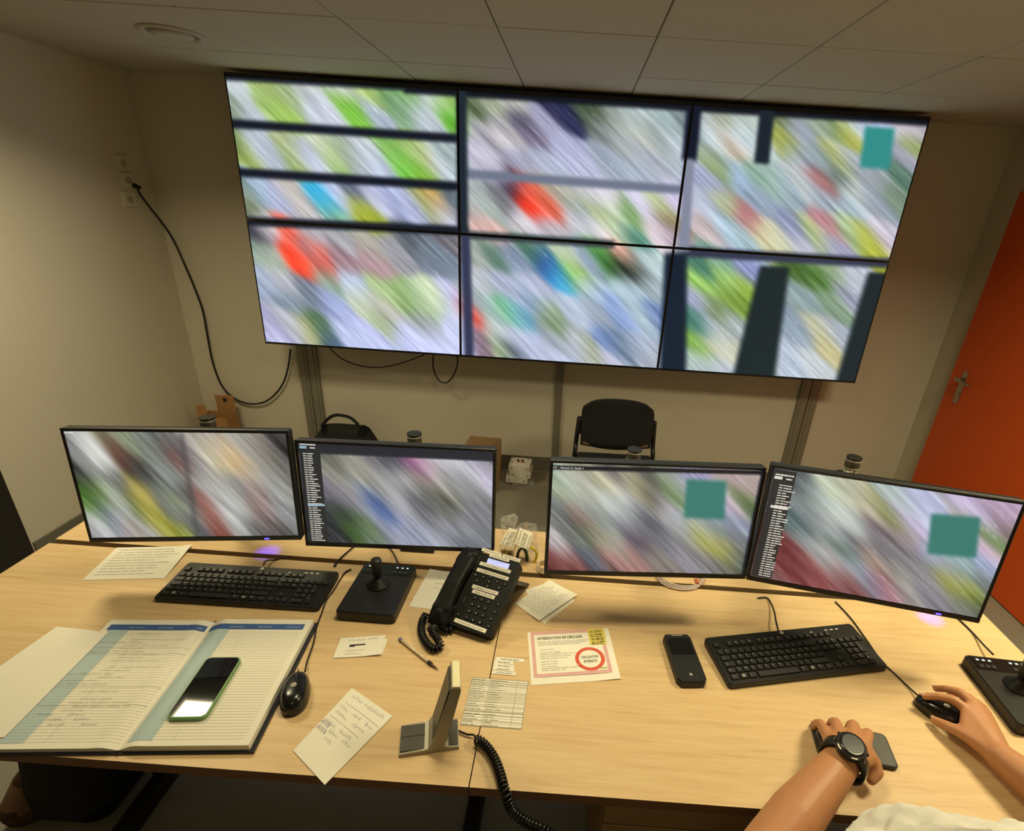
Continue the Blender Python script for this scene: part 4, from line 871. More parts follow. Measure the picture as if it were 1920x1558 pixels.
labs = ((904, 1030, 940.5, 1041, 'DPU DELTON 06 31 85 04 41'), (942.5, 1042, 975.5, 1052, 'TOM TOM 06 27 30 60 78'), (918.5, 1040.5, 955, 1051.5, 'DPU ADJOINT 06 31 85 06 38'), (900, 1056, 957.5, 1073, 'CDC AUTO CONTROLE 06 11 32 21 58'), (894.5, 1067.5, 953.5, 1086, 'POLICEMUNI TOUR 06 01 03 06 58'), (886, 1099, 934, 1113.5, 'POMPIERS 06 11 05 36 01'), (886, 1108, 927.5, 1121, 'UNITE 01 73 06 58 03'), (852.5, 1162, 911.5, 1184, 'AUTOPATS ZELA 06 20 09 06 38'))
for u0, v0, u1, v1, tx in labs:
    a_, c_ = pl(u0, v0), pl(u1, v1); d = c_-a_; an = math.atan2(d.y, d.x); L_ = d.length; mm = Matrix.Translation(a_) @ Matrix.Rotation(an, 4, 'Z')
    k = MB(); k.box((L_/2, 0, .0012), (L_, .0105, .0007), mat=None); k.xf(Tl @ mm); o = k.build('paper_label', MT['paper'], PT)
    k = MB(); add_text(k, tx, L_/2, -.0026, .0017, .006, align='C', width=L_*.78, res=1, bold=.015); k.xf(Tl @ mm); k.build('label_text', MT['ink'], o)
def pkey(u, v, lg, sx=.013, sy=.010, tsz=.0065, m='legend', rnd_=False):
    p = pl(u, v); k = MB(); k.prism(rrect(sx, sy, .002), .0002, .0022, Matrix.Translation(p), .0008); k.mi = 1
    if lg == 'o': k.cyl(p+Vector((0, 0, .002)), p+Vector((0, 0, .0025)), .0018, seg=8)
    elif lg: add_text(k, lg, p.x, p.y-tsz*.35, .0024, tsz, align='C', res=1, bold=.02)
    k.xf(Tl); k.build('key', [MT['black3'], MT[m]], PT)
for u, v, lg in ((891.5, 1121, '1'), (903.5, 1124.5, '2'), (916, 1129, '3'), (885.5, 1133, '4'), (898, 1137.5, '5'), (910, 1141, '6'), (880, 1146, '7'), (892.6, 1150, '8'), (905.5, 1154.5, '9'), (874.6, 1158, '*'), (887, 1162.7, '0'), (900, 1167, '#')): pkey(u, v, lg)
for u, v, lg in ((892, 1078, 'o'), (907, 1082, 'nn'), (921, 1082.6, '^'), (895, 1089, 'ab'), (917, 1091, 'o'), (933, 1091, 'D'), (947, 1096, 'C'), (914, 1099.6, 'o'), (936, 1102.6, 'M'), (934, 1134, 'T'), (928.5, 1147.7, 'L'), (921.5, 1161, 'U'), (916, 1174, 'oo'), (860, 1152.7, 'F')): pkey(u, v, lg, .010, .008, .0055)
p0, p1 = pl(872.5, 1119), pl(867, 1134); k = MB(); k.cyl(p0+Vector((0, 0, .001)), p1+Vector((0, 0, .001)), .0014, seg=6); k.xf(Tl); k.build('volume_bar', MT['tgrey'], PT)
cz = DZ+.0115
cp = [pz(800, 1150, DZ+.026), pz(792, 1163, DZ+.018), pz(790, 1184, cz), pz(799, 1205, cz), pz(814, 1217, cz), pz(826, 1211, cz), pz(819, 1196, cz+.010), pz(810, 1182, cz+.014), pz(822, 1175, cz+.004), pz(840, 1183, cz), pz(848, 1174, cz)]
cc = [p-Vector(PT.location) for p in cp]; Rz = Matrix.Rotation(.305, 3, 'Z'); cc = [Rz @ p for p in cc]
MB().tube(coil(cc, .0080, 150, 9), .0028, 6).build('coiled_cord', MT['black2'], PT)

# ------------------------------------------------------------------ desk microphone
mb0 = pz(805, 1413, DZ); MR = math.atan2(.027, .114)
MC = thing('desk_microphone', 'grey inverted-T desk microphone with a cream end cap and coiled cord', 'microphone', mb0+Vector((-.008, .034, 0)), MR)
cR, sR = math.cos(MR), math.sin(MR)
tx_, tz_ = .056, .172                                    # head of the leaning upright
prof = [(-.060, 0), (.060, 0), (.060, .008), (.040, .0095), (.031, .014), (tx_+.011, tz_), (tx_-.007, tz_+.004), (.006, .026), (-.002, .014), (-.012, .0105), (-.060, .008)]
b = MB(); b.prism(prof, -.034, .034, Matrix.Rotation(PI/2, 4, 'X')); b.build('body', MT['silver'], MC)
MB().box((-.0330, 0, .0102), (.051, .060, .0022), rz=0, bev=.0008, seg=1).build('left_pad', MT['tgrey'], MC)
MB().box((.0485, 0, .0095), (.020, .060, .0022), bev=.0008, seg=1).build('right_pad', MT['tgrey'], MC)
MB().box((-.0330, .002, .0114), (.051, .0016, .0006)).build('pad_groove', MT['ink'], MC)
ua = math.atan2(tx_-.016, tz_-.02); Ru = Matrix.Rotation(ua, 3, 'Y')
ce = Vector(((tx_-.007+.006)/2, 0, (tz_+.026)/2))
MB().box(ce+Ru @ Vector((-.0012, 0, 0)), (.0024, .062, .142), mat=Ru, bev=.0008, seg=1).build('left_face', MT['tgrey'], MC)
ce2 = Vector(((tx_+.011+.031)/2, 0, (tz_+.014)/2)); Ru2 = Matrix.Rotation(math.atan2(tx_+.011-.031, tz_-.014), 3, 'Y')
MB().box(ce2+Ru2 @ Vector((.0010, 0, .0)), (.0024, .062, .140), mat=Ru2, bev=.0008, seg=1).build('right_face', MT['tgrey'], MC)
MB().box((tx_+.002, 0, tz_+.003), (.0155, .0665, .006), mat=Matrix.Rotation(.12, 3, 'Y'), bev=.001, seg=1).build('end_cap', MT['cream'], MC)
Ri = Matrix.Rotation(-MR, 3, 'Z')
def ml(P): return Ri @ (P-Vector(MC.location))
c1 = [ml(p) for p in (pz(861, 1380, DZ+.006), pz(876, 1377, DZ+.006), pz(888, 1378, DZ+.008), pz(893, 1386, DZ+.012))]
MB().tube(spline([Vector((.060, .004, .006))]+c1[1:], 6), .0023, 7).build('straight_cord', MT['black2'], MC)
cpath = [ml(p) for p in (pz(893, 1386, DZ+.012), pz(906, 1394, DZ+.012), pz(921, 1412, DZ+.012), pz(931, 1432, DZ+.012), pz(939, 1455, DZ+.012), pz(944, 1474, DZ+.012), py(950, 1492, .652), py(960, 1520, .640), py(985, 1540, .628), py(1020, 1556, .615), py(1060, 1585, .60))]
MB().tube(coil(cpath, .0085, 140, 9), .0028, 6).build('coiled_cord', MT['black2'], MC)

# ------------------------------------------------------------------ handsets lying on the desk
t = thing('cordless_handset', 'black cordless telephone lying face up left of the right keyboard', 'phone', (.343, 1.027, DZ), .10)
b = MB(); b.prism([(-.030, .078), (-.037, .066), (-.037, -.070), (-.028, -.083), (.028, -.083), (.037, -.070), (.037, .066), (.030, .078)], 0, .014); b.prism([(-.030, .078), (-.037, .066), (-.037, -.070), (-.028, -.083), (.028, -.083), (.037, -.070), (.037, .066), (.030, .078)], .014, .019, top_in=.004); b.build('shell', MT['black'], t)
MB().prism(rrect(.030, .0035, .0015), .0185, .0198, Matrix.Translation((0, .070, 0))).build('earpiece_slot', MT['silver'], t)
MB().prism(rrect(.060, .055, .003), .0185, .0195, Matrix.Translation((0, .032, 0))).build('display_window', MT['black2'], t)
b = MB(); b.cyl((0, -.060, .0185), (0, -.060, .0200), .0055, seg=20); b.mi = 1; b.cyl((0, -.060, .0200), (0, -.060, .0204), .0028, seg=12); b.build('round_button', [MT['tgrey'], MT['legend']], t)
HP = Vector((.676, .817, DZ))
t = thing('smartphone', 'dark grey smartphone under the hand wearing the watch', 'phone', HP, -.147)
b = MB(); b.prism(rrect(.160, .082, .010, 5), 0, .009); b.prism(rrect(.160, .082, .010, 5), .009, .0105, top_in=.0015); b.build('case', MT['black'], t)
MB().prism(rrect(.152, .075, .008, 5), .0103, .0110).build('back_glass', MT['tgrey'], t)

# ------------------------------------------------------------------ network cable and bag of spares behind the monitors
lp = [pz(*q) for q in ((1232, 1082, .735), (1240, 1093, .735), (1258, 1102, .734), (1282, 1106, .734), (1304, 1103, .735), (1316, 1093, .736), (1316, 1083, .738), (1305, 1077, .74))]
t = thing('network_cable', 'pale looped network cable with a clear plug under the third monitor', 'cable', pz(1275, 1100, DZ)); L0 = Vector(t.location)
b = MB()
for k in range(3): b.tube(spline([p-L0+Vector((.003*k, .004*k, .0035*k+.001)) for p in lp], 8), .0026, 7)
b.build('cord', MT['cablew'], t)
q = pz(1306, 1090, .748)-L0; MB().box(q, (.011, .02, .008), rz=.1, bev=.001, seg=1).build('plug', MT['copper'], t)
BG = thing('plastic_bag', 'clear plastic bag of cables with two printed paper labels between the middle monitors', 'bag', pz(972, 1062, DZ)); B0 = Vector(BG.location)
def lo_(P): return P-B0
b = MB(); b.hull([(lo_(py(945, 1040, 1.42)), .020), (lo_(py(1000, 1050, 1.43)), .020), (lo_(py(970, 1065, 1.40)), .016), (lo_(py(950, 1000, 1.45)), .016), (lo_(py(996, 1000, 1.46)), .014)], 12)
b.hull([(lo_(py(950, 1000, 1.45)), .014), (lo_(py(945, 975, 1.47)), .012), (lo_(py(965, 972, 1.47)), .014), (lo_(py(958, 985, 1.45)), .012)], 12)
b.hull([(lo_(py(975, 985, 1.47)), .006), (lo_(py(1006, 984, 1.475)), .005), (lo_(py(1003, 1003, 1.46)), .006), (lo_(py(970, 1005, 1.46)), .006)], 10)
bg = b.build('film', MT['film'], BG)
m_ = bg.modifiers.new('join', 'REMESH'); m_.mode = 'VOXEL'; m_.voxel_size = .004; m_.use_smooth_shade = False
tx0 = bpy.data.textures.new('crumple', 'CLOUDS'); tx0.noise_scale = .016; tx0.noise_depth = 3
m_ = bg.modifiers.new('crumple', 'DISPLACE'); m_.texture = tx0; m_.strength = .016; m_.mid_level = .5
def plabel(Q, y0, y1, seed):
    P = [lo_(py(*q, y0 if i < 2 else y1)) for i, q in enumerate(Q)]; k = MB(); n = 5; rr = random.Random(seed)
    fn = lambda x, y: P[0].lerp(P[1], x).lerp(P[3].lerp(P[2], x), 1-y)
    g = [[k.bm.verts.new(fn(i/n, j/n)+Vector((0, rr.uniform(-.0012, .0012), 0))) for i in range(n+1)] for j in range(n+1)]
    for j in range(n):
        for i in range(n): k.bm.faces.new((g[j][i], g[j][i+1], g[j+1][i+1], g[j+1][i]))
    o = k.build('paper_label', MT['paper'], BG); k = MB()
    for x in (.14, .38, .5, .62, .86): 
        y = .1
        while y < .85:
            l = rr.uniform(.08, .2); k.face([fn(x, y)+Vector((0, -.004, 0)), fn(x+.05, y)+Vector((0, -.004, 0)), fn(x+.05, min(.9, y+l))+Vector((0, -.004, 0)), fn(x, min(.9, y+l))+Vector((0, -.004, 0))]); y += l+.05
    k.build('label_print', MT['inkg'], o)
plabel(((955, 989), (971, 994), (962, 1027), (937, 1019)), 1.415, 1.375, 1); plabel(((975, 989), (999, 1000), (990, 1031), (966, 1020)), 1.41, 1.370, 2)
k = MB(); P = [lo_(py(*q, 1.44)) for q in ((984, 978), (990.5, 979.5), (989.5, 990), (983, 988))]; k.face(P); k.build('small_sticker', MT['paper'], BG)
b = MB()
for i in range(3): b.tube([lo_(py(978+9*math.cos(a)+i, 1048+20*math.sin(a), 1.405+.006*i)) for a in [2*PI*j/20 for j in range(21)]], .003, 6)
b.build('black_cable', MT['black'], BG)
b = MB(); b.tube(spline([lo_(py(*q, 1.40)) for q in ((986, 1030), (990, 1046), (985, 1062), (976, 1068))], 6), .0032, 6); b.build('green_cable', MT['cableg'], BG)
b = MB(); b.tube(spline([lo_(py(*q, 1.395)) for q in ((994, 1026), (1004, 1032), (1006, 1044), (1000, 1056), (992, 1064))], 6), .0042, 6); b.build('yellow_cable', MT['cabley'], BG)
b = MB(); q = py(950, 1040, 1.395); rr = random.Random(5)
for i in range(34): b.box(lo_(q)+Vector((rr.uniform(-.014, .014), rr.uniform(-.004, .006), rr.uniform(-.013, .013))), (.013, .0008, .014), mat=Matrix.Rotation(rr.uniform(-1, 1), 3, 'X') @ Matrix.Rotation(rr.uniform(-1.2, 1.2), 3, 'Z'))
b.build('foil_scraps', MT['foil'], BG)
c0 = pz(1024, 1066, DZ+.004); b = MB()
for i in range(4): b.tube([c0+Vector(((.030-.0015*i)*math.cos(a), (.026-.001*i)*math.sin(a)+.001*i, .0045*i)) for a in [2*PI*j/28 for j in range(29)]], .0028, 6)
tag(b.build('cable_coil', MT['clear']), 'coil of translucent cable beside the left corner of the third monitor', 'cable')

# ------------------------------------------------------------------ things along the back wall
def open_box(name, label, c, d, rz, m, flaps):
    t = thing(name, label, 'box', c, rz); w_, l_, h_ = d; th = .004; b = MB()
    b.box((0, 0, th/2), (w_, l_, th)); b.box((0, -l_/2, h_/2), (w_, th, h_)); b.box((0, l_/2, h_/2), (w_, th, h_)); b.box((-w_/2, 0, h_/2), (th, l_, h_)); b.box((w_/2, 0, h_/2), (th, l_, h_)); b.build('carton', MT[m], t)
    for ax, s, ang in flaps:
        k = MB(); fl = (w_ if ax == 'y' else l_)
        k.box((0, 0, .06), (fl, th, .12)); R = Matrix.Rotation(ang, 4, 'X')
        k.xf(Matrix.Translation((0, s*l_/2, h_) if ax == 'y' else (s*w_/2, 0, h_)) @ Matrix.Rotation(0 if ax == 'y' else PI/2, 4, 'Z') @ R); k.build('flap', MT[m], t)
    return t
cb = py(396, 766, 3.28)
t = open_box('cardboard_box', 'tall brown cardboard box standing in the left back corner', (cb.x, 3.33, 0), (.19, .13, cb.z-.06), .05, 'card', ())
k = MB(); k.box((.028, .066, cb.z-.005), (.125, .004, .12)); k.build('flap', MT['card'], t)
k = MB(); k.box((-.06, -.064, cb.z-.02), (.065, .004, .09)); k.build('flap', MT['card'], t)
k = MB(); k.cyl((.03, .063, cb.z+.025), (.03, .0605, cb.z+.025), .014, seg=14); k.build('hand_hole', MT['ink'], t)
cb = py(903, 836, 3.2)
open_box('cardboard_box', 'open pale cardboard box behind the right end of the second monitor', (cb.x, 3.24, 0), (.215, .22, cb.z), -.03, 'card2', (('y', -1, 2.3), ('x', -1, 2.2)))
for i in range(4):
    c_ = pz(973+(0, -4, 4, 3)[i], (903, 900, 896, 893)[i], 0); ww = (.150, .150, .145, .145)[i]; dd = (.13, .115, .12, .12)[i]; hh = (.012, .046, .046, .050)[i]; z = (0, .012, .058, .104)[i]
    t = thing('product_box', ['flat clear tray at the bottom of the white box stack', 'lowest white box of the small stack on the floor', 'middle white box of the small stack on the floor', 'topmost white box of the stack, with two dark items pictured on its lid'][i], 'box', (-.285+(.012, -.02, .005, -.004)[i], 3.31, z), (.25, -.04, -.06, -.07)[i], 'white boxes stacked on the floor')
    MB().box((0, 0, hh/2), (ww, dd, hh-.0006), bev=.0015, seg=1).build('carton', MT['film'] if i == 0 else MT['white'], t)
    if i:
        k = MB()
        for s in (-1, 1): k.box((s*ww*.36, -dd/2-.0004, hh*.45), (.014, .0008, .010))
        k.build('side_print', MT['inkg'], t)
    if i == 3:
        k = MB(); k.cyl((0, -.002, hh), (0, -.002, hh+.0005), .034, seg=20); k.xf(Matrix.Diagonal((1, .5, 1, 1))); k.build('orange_patch', MT['peach'], t)
        for s in (-1, 1):
            k = MB(); k.box((s*.016, .006, hh+.0006), (.009, .04, .0006), rz=.3); k.box((s*.016-.007, .026, hh+.0006), (.018, .012, .0006), rz=.3); k.build('pictured_item', MT['ink'], t)
        k = MB(); k.box((-.055, .045, hh+.0006), (.016, .006, .0006)); k.box((.05, .045, hh+.0006), (.018, .01, .0006)); k.box((-.055, -.02, hh+.0006), (.01, .02, .0006)); k.build('lid_print', MT['inkg'], t)
# backpack
q = py(645, 800, 3.3); gz = py(645, 776, 3.3).z
t = thing('backpack', 'black backpack with a raised top handle against the back wall', 'backpack', (q.x, 3.31, 0))
hz = py(650, 797, 3.3).z
b = MB(); b.hull([((sx*.15, sy*.06, .06), .06) for sx in (-1, 1) for sy in (-1, 1)]+[((sx*.155, 0, hz*.55), .075) for sx in (-1, 1)]+[((-.10, 0, hz-.075), .07), ((-.05, 0, hz-.058), .058), ((.11, 0, hz-.075), .075), ((.05, 0, hz-.058), .058)], 14)
for f in b.bm.faces: f.smooth = True
b.build('body', MT['bag'], t)
b = MB(); b.hull([((sx*.10, -.10, .08), .03) for sx in (-1, 1)]+[((sx*.10, -.10, hz*.55), .03) for sx in (-1, 1)], 10); b.build('front_pocket', MT['bag'], t)
hw_ = [py(u, v, 3.31)-Vector(t.location) for u, v in ((603, 800), (612, 788), (626, 779), (642, 779), (658, 784), (672, 796))]
MB().tube(spline(hw_, 6), .011, 8).build('handle', MT['bag'], t)
MB().tube([Vector((-.17+.34*i/10, -.078+.02*abs(i-5)/5, hz*.62+.02*math.sin(PI*i/10))) for i in range(11)], .004, 6).build('zip', MT['metal'], t)

# visitor chair against the back wall
cy_ = 2.86; a_, c_ = py(1092, 762, cy_), py(1232, 764, cy_); cw = c_.x-a_.x; ctop = py(1160, 757, cy_).z; cbot = py(1160, 838, cy_).z
t = thing('visitor_chair', 'black visitor chair facing the desks behind the third monitor', 'chair', ((a_.x+c_.x)/2, cy_, 0), .03)
b = MB(); n = 14; m = 9; rows2 = []
for side in (0, 1):
    g = []
    for j in range(m+1):
        f = j/m; z = cbot+(ctop-cbot)*f; row2 = []
        hwid = cw/2*(1-.03*(1-f)) - (.05*(max(0, f-.8)/.2)**2.2)
        for i in range(n+1):
            s = -1+2*i/n; zz = z - (.03*(1-s*s))*(1-f)**1.5 - .012*(abs(s)**4)*f
            row2.append(b.bm.verts.new((s*hwid, .035*(1-s*s)+.03*f+(.022 if side else 0), zz)))
        g.append(row2)
    rows2.append(g)
for j in range(m):
    for i in range(n):
        for g, fl in ((rows2[0], 0), (rows2[1], 1)):
            f = b.bm.faces.new((g[j][i], g[j][i+1], g[j+1][i+1], g[j+1][i])); f.smooth = True
for i in range(n):
    for j in (0, m): b.bm.faces.new((rows2[0][j][i], rows2[0][j][i+1], rows2[1][j][i+1], rows2[1][j][i]))
for j in range(m):
    for i in (0, n): b.bm.faces.new((rows2[0][j][i], rows2[0][j+1][i], rows2[1][j+1][i], rows2[1][j][i]))
b.build('backrest', MT['fabric'], t)
lo2 = [Vector((s*cw*.46, .04*(1-s*s)+.012, cbot+.012-.045*(1-s*s))) for s in [-1+2*i/10 for i in range(11)]]
MB().tube(lo2, .011, 8).build('back_rim', MT['brown'], t)
for s in (-1, 1):
    MB().tube(spline([(s*(cw/2+.010), .05, cbot+(ctop-cbot)*.56), (s*(cw/2+.018), .045, cbot), (s*(cw/2+.022), .02, .44), (s*(cw/2+.03), .05, .20), (s*(cw/2+.035), .13, 0)], 6), .014, 10).build('leg', MT['black'], t)
    MB().tube(spline([(s*(cw/2+.022), .01, .43), (s*(cw/2+.022), -.36, .42), (s*(cw/2+.024), -.40, .36), (s*(cw/2+.028), -.42, 0)], 6), .012, 10).build('leg', MT['black'], t)
    MB().box((s*(cw/2+.006), .045, cbot+(ctop-cbot)*.4), (.026, .05, .10), bev=.008).build('bracket', MT['black'], t)
MB().box((0, -.18, .435), (cw+.02, .42, .05), bev=.02, seg=3).build('seat', MT['fabric'], t)

# office chairs on this side of the desks
def office_chair(label, c, rz):
    t = thing('office_chair', label, 'chair', c, rz, 'office chairs')
    b = MB(); b.box((0, 0, .47), (.50, .48, .09), bev=.04, seg=4); 
    for f in b.bm.faces: f.smooth = True
    b.build('seat', MT['fabric'], t)
    b = MB(); b.box((0, -.25, .80), (.44, .07, .46), mat=Matrix.Rotation(.12, 3, 'X'), bev=.03, seg=4)
    for f in b.bm.faces: f.smooth = True
    b.build('backrest', MT['fabric'], t)
    MB().box((0, -.235, .5), (.07, .03, .3), mat=Matrix.Rotation(.1, 3, 'X'), bev=.006).build('back_bar', MT['metal'], t)
    MB().cyl((0, 0, .09), (0, 0, .43), .028, seg=16).build('gas_lift', MT['metal'], t)
    for k in range(5):
        a = 2*PI*k/5+.3; e = Vector((.29*math.cos(a), .29*math.sin(a), .065))
        MB().tube([(0, 0, .10), e*.5+Vector((0, 0, .05)), e], .02, 8, [.03, .022, .016]).build('base_arm', MT['metal'], t)
        MB().cyl(e+Vector((-math.sin(a)*.02, math.cos(a)*.02, -.036)), e+Vector((math.sin(a)*.02, -math.cos(a)*.02, -.036)), .029, seg=14).build('castor', MT['black'], t)
    for s in (-1, 1):
        ar = MB().box((s*.29, .0, .62), (.065, .26, .03), bev=.012, seg=3).build('armrest', MT['brown'], t)
        MB().tube([(s*.24, 0, .45), (s*.29, 0, .46), (s*.29, 0, .61)], .014, 8).build('armrest_post', MT['metal'], ar)
    return t

# black bag on the floor under the left desk
t = thing('holdall', 'black holdall with a brown leather end under the left corner of the left desk', 'bag', (-1.42, 1.05, 0))
b = MB(); b.hull([((sx*.07+.02, sy*.07, .06), .06) for sx in (-1, 1) for sy in (-1, 1)]+[((-.03, 0, .32), .08), ((.06, 0, .30), .08)], 14)
for f in b.bm.faces: f.smooth = True
b.build('body', MT['bag'], t)
b = MB(); b.hull([((-.10, sy*.04-.06, .06), .058) for sy in (-1, 1)]+[((-.09, -.06, .11), .055)], 12)
for f in b.bm.faces: f.smooth = True
b.build('leather_end', MT['brown'], t)

# ------------------------------------------------------------------ the seated person at the right
def c7(x, y): return 1440+x/4, 1220+y/4
def H(x, y, z): u, v = c7(x, y); return pz(u, v, z)
def grow(mb, chain):
    for (a, ra), (b_, rb) in zip(chain, chain[1:]): mb.hull([(a, ra), (b_, rb)], 12)
PB = Vector((.70, .10, 0))
pr_ = thing('person', 'seated person in a white T-shirt, right hand on a mouse, left on a phone', 'person', PB)
def rel(ch): return [(p-PB, r) for p, r in ch]
b = MB()
SL, SR = Vector((.505, .35, 1.06)), Vector((.905, .33, 1.06))
EL, ER = pz(1415, 1625, .80), Vector((1.045, .55, .795))
WL, WR = H(565, 815, .822), H(1735, 790, .775)
# left arm: upper arm, forearm, wrist
fm = EL.lerp(WL, .4)
grow(b, rel([(SL, .062), (SL.lerp(EL, .5), .052), (EL, .043), (fm, .047), (EL.lerp(WL, .8), .038), (WL, .033)]))
# left hand, back upward, fingers over the far edge of the phone
mcp = [H(455, 660, .797), H(540, 650, .806), H(630, 672, .808), H(722, 705, .802)]          # little .. index
pip = [H(395, 548, .776), H(508, 540, .786), H(640, 560, .788), H(748, 622, .783)]
fr = [.0102, .0114, .0120, .0118]
hb = rel([(WL, .030)]+[(m, .0125) for m in mcp])
b.hull(hb, 12)
b.hull(rel([(WL, .028), (mcp[3], .0125), (H(760, 800, .785), .016), (H(700, 800, .79), .018)]), 12)
tips = []
for m, p, r in zip(mcp, pip, fr):
    dr_ = (p-m).normalized(); d = p+dr_*.013+Vector((0, .004, -.013)); e = d+dr_*.002+Vector((0, .001, -.018)); tips.append((d, e, r))
    grow(b, rel([(m, r*1.18), (p, r*1.02), (d, r*.92), (e, r*.82)]))
TH = [H(690, 800, .788), H(792, 838, .776), H(822, 915, .768), H(775, 972, .760)]
grow(b, rel([(TH[0], .019), (TH[1], .0145), (TH[2], .0118), (TH[3], .0100)]))
# right arm and hand on the mouse
grow(b, rel([(SR, .062), (SR.lerp(ER, .5), .051), (ER, .042), (ER.lerp(WR, .45), .043), (ER.lerp(WR, .8), .034), (WR, .0285)]))
RM = [H(1490, 440, .787), H(1552, 405, .789), H(1605, 430, .780), H(1645, 490, .768)]      # index .. little
b.hull(rel([(WR, .026)]+[(m, .0115) for m in RM]), 12)
F = [[RM[0], H(1385, 362, .793), H(1275, 340, .785), H(1180, 343, .770)], [RM[1], H(1440, 312, .790), H(1340, 287, .774), H(1260, 283, .752)],
     [RM[2], H(1500, 345, .772), H(1415, 320, .757), H(1365, 318, .743)], [RM[3], H(1565, 405, .757), H(1500, 375, .746), H(1455, 365, .739)]]
for f_, r in zip(F, (.0098, .0100, .0094, .0082)): grow(b, rel([(f_[0], r*1.2), (f_[1], r), (f_[2], r*.9), (f_[3], r*.86)]))
TR = [H(1620, 690, .775), H(1480, 628, .768), H(1345, 565, .757), H(1248, 520, .746)]
b.hull(rel([(WR, .024), (TR[0], .017), (TR[1], .0135), (RM[0], .0115)]), 12)
grow(b, rel([(TR[0], .018), (TR[1], .0138), (TR[2], .0115), (TR[3], .0092)]))
# trunk, neck, head
b.hull(rel([(SL+Vector((.03, 0, .0)), .062), (SR-Vector((.03, 0, 0)), .062), (Vector((.58, .42, .90)), .10), (Vector((.82, .40, .90)), .10)]), 12)
b.hull(rel([(Vector((.58, .42, .90)), .10), (Vector((.82, .40, .90)), .10), (Vector((.60, .16, .56)), .12), (Vector((.82, .16, .56)), .12)]), 12)
HD = Vector((.715, .46, 1.325))
grow(b, rel([(Vector((.705, .36, 1.08)), .065), (Vector((.712, .42, 1.22)), .055)]))
b.hull(rel([(HD+Vector((0, -.015, .045)), .088), (HD+Vector((0, .03, .02)), .078), (HD+Vector((0, .045, -.075)), .042), (HD+Vector((0, -.03, -.02)), .075)]), 14)
b.hull(rel([(HD+Vector((0, .105, .012)), .010), (HD+Vector((0, .122, -.022)), .013), (HD+Vector((-.012, .108, -.028)), .009), (HD+Vector((.012, .108, -.028)), .009)]), 8)
for s in (-1, 1): b.hull(rel([(HD+Vector((s*.086, -.005, .01)), .016), (HD+Vector((s*.083, -.0, -.025)), .010)]), 8)
# thighs and shins
for s, kx in ((-1, .56), (1, .87)):
    hip = Vector((.71+s*.09, .16, .53)); kn = Vector((kx, .60, .53)); an = Vector((kx, .56, .09))
    grow(b, rel([(hip, .09), (kn, .062), (an, .042)])); b.hull(rel([(an+Vector((0, 0, -.045)), .04), (an+Vector((0, .15, -.06)), .03)]), 10)
for f in b.bm.faces: f.smooth = True
def fuse(mb, name, m, voxel, smooth, parent, fac=.5):
    """one continuous surface from overlapping rounded volumes"""
    me = mb.mesh(name, m); o = put(name, me, parent)
    r_ = o.modifiers.new('fuse', 'REMESH'); r_.mode = 'VOXEL'; r_.voxel_size = voxel; r_.use_smooth_shade = True
    s_ = o.modifiers.new('soft', 'SMOOTH'); s_.iterations = smooth; s_.factor = fac
    bpy.context.view_layer.update()
    ev = o.evaluated_get(bpy.context.evaluated_depsgraph_get()); nm = bpy.data.meshes.new_from_object(ev)
    o.modifiers.clear(); o.data = nm; nm.materials.clear(); nm.materials.append(MT[m] if isinstance(m, str) else m)
    return o
body_ = fuse(b, 'body', MT['skin'], .0036, 6, pr_)
b = MB()
b.hull(rel([(SL+Vector((.02, 0, .005)), .074), (SR-Vector((.02, 0, -.005)), .074), (Vector((.575, .44, .88)), .127), (Vector((.80, .42, .88)), .127)]), 14)
b.hull(rel([(Vector((.575, .44, .88)), .127), (Vector((.80, .42, .88)), .127), (Vector((.60, .19, .55)), .135), (Vector((.82, .19, .55)), .135)]), 14)
for S_, E_ in ((SL, EL), (SR, ER)): grow(b, rel([(S_, .076), (S_.lerp(E_, .33), .070)]))
sh = fuse(b, 't_shirt', MT['shirt'], .008, 4, pr_)
tw = bpy.data.textures.new('folds', 'CLOUDS'); tw.noise_scale = .055; tw.noise_depth = 2
m_ = sh.modifiers.new('folds', 'DISPLACE'); m_.texture = tw; m_.strength = .034; m_.mid_level = .5
b = MB()
for s, kx in ((-1, .56), (1, .87)):
    hip = Vector((.71+s*.09, .16, .53)); kn = Vector((kx, .60, .53)); an = Vector((kx, .56, .13)); grow(b, rel([(hip, .105), (kn, .074), (an, .06)]))
b.hull(rel([(Vector((.61, .16, .55)), .13), (Vector((.81, .16, .55)), .13)]), 12)
fuse(b, 'trousers', MT['trouser'], .010, 4, pr_)
b = MB(); b.hull(rel([(HD+Vector((0, -.02, .06)), .092), (HD+Vector((0, .03, .07)), .075), (HD+Vector((0, -.06, .0)), .07)]), 14); fuse(b, 'hair', MT['hair'], .006, 3, pr_)
for s in (-1, 1):
    MB().ball(HD+Vector((s*.032, .098, .012))-PB, .011, 12).build('eye', MT['white'], pr_)
MB().hull(rel([(HD+Vector((-.02, .093, -.062)), .006), (HD+Vector((.02, .093, -.062)), .006), (HD+Vector((0, .099, -.062)), .007)]), 8).build('mouth', MT['nail'], pr_)
# fingernails on the right hand
for f_, r in ((F[0], .0078), (F[1], .0078), (TR, .0085)):
    d = (f_[3]-f_[2]).normalized(); n_ = (Vector((0, 0, 1))-d*d.z).normalized(); sd = d.cross(n_); R = Matrix((sd, d, n_)).transposed()
    MB().ball(f_[3]+d*.002+n_*r*.72-PB, 1, 10, (.0056, .0068, .0022), R).build('fingernail', MT['nail'], pr_)
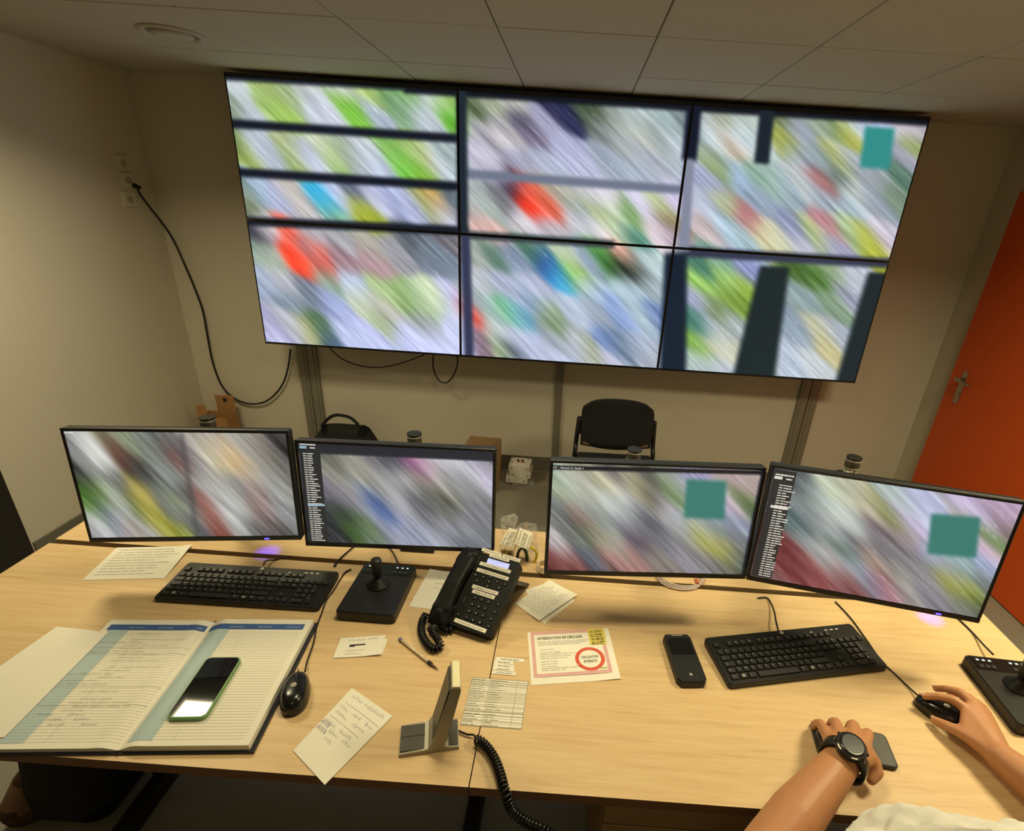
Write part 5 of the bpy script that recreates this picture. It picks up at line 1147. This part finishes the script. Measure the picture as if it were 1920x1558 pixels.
# watch on the left wrist
ax = (mcp[1].lerp(mcp[2], .5)-WL).normalized(); upv = Vector((-.05, -.25, 1)); upv = (upv-ax*upv.dot(ax)).normalized(); sd = ax.cross(upv)
fa = (WL-fm).normalized(); wa = (fa*.75+ax*.25).normalized(); upw = Vector((-.12, -.25, 1)); upw = (upw-wa*upw.dot(wa)).normalized(); sw = wa.cross(upw)
WM = Matrix((sw, wa, upw)).transposed().to_4x4(); WM.translation = WL-wa*.002; WM = WM @ Matrix.Diagonal((1.03, 1.15, 1.03, 1))
wt = thing('wristwatch', 'chunky black wristwatch on the left wrist of the seated person', 'watch'); wt.matrix_world = WM
n = 30; b = MB(); rg = []
for i in range(n):
    a = 2*PI*i/n; x, z = .0385*math.cos(a), .0365*math.sin(a); nx, nz = math.cos(a), math.sin(a)
    rg.append([b.bm.verts.new((x+nx*d, y, z+nz*d)) for d, y in ((-.002, -.0125), (.0035, -.011), (.0035, .011), (-.002, .0125))])
for i in range(n):
    A, B = rg[i], rg[(i+1) % n]
    for k in range(4): f = b.bm.faces.new((A[k], A[(k+1) % 4], B[(k+1) % 4], B[k])); f.smooth = True
b.build('strap', MT['black'], wt)
for i in range(9):
    a = -1.15+.28*i if i < 4 else 0
    if i < 4: MB().box((.0425*math.cos(a), 0, .0405*math.sin(a)), (.004, .018, .008), mat=Matrix.Rotation(-a, 3, 'Y'), bev=.001, seg=1).build('strap_rib', MT['black2'], wt)
b = MB(); b.lathe((0, 0, .036), [(.0265, 0), (.0275, .003), (.0270, .008), (.0235, .0115)], 28); b.build('watch_case', MT['black'], wt)
b = MB(); b.lathe((0, 0, .0468), [(.0235, 0), (.0225, .0025), (.0185, .0030)], 28); b.build('watch_bezel', MT['black2'], wt)
b = MB(); b.cyl((0, 0, .0470), (0, 0, .0490), .0182, seg=24); b.build('watch_dial', MT['black2'], wt)
for a, l in ((-2.2, .5), (-1.0, .5)):
    b = MB(); b.tube([(.0255*math.cos(a+l*t/6-.25), .0255*math.sin(a+l*t/6-.25), .0455) for t in range(7)], .0017, 6); b.build('metal_accent', MT['steel'], wt)
for a in (.3, -.3, PI-.3, PI+.3): MB().cyl((.025*math.cos(a), .025*math.sin(a), .041), (.0295*math.cos(a), .0295*math.sin(a), .041), .003, seg=8).build('push_button', MT['black2'], wt)
office_chair('black office chair carrying the seated person at the right', (.71, .10, 0), -.02)
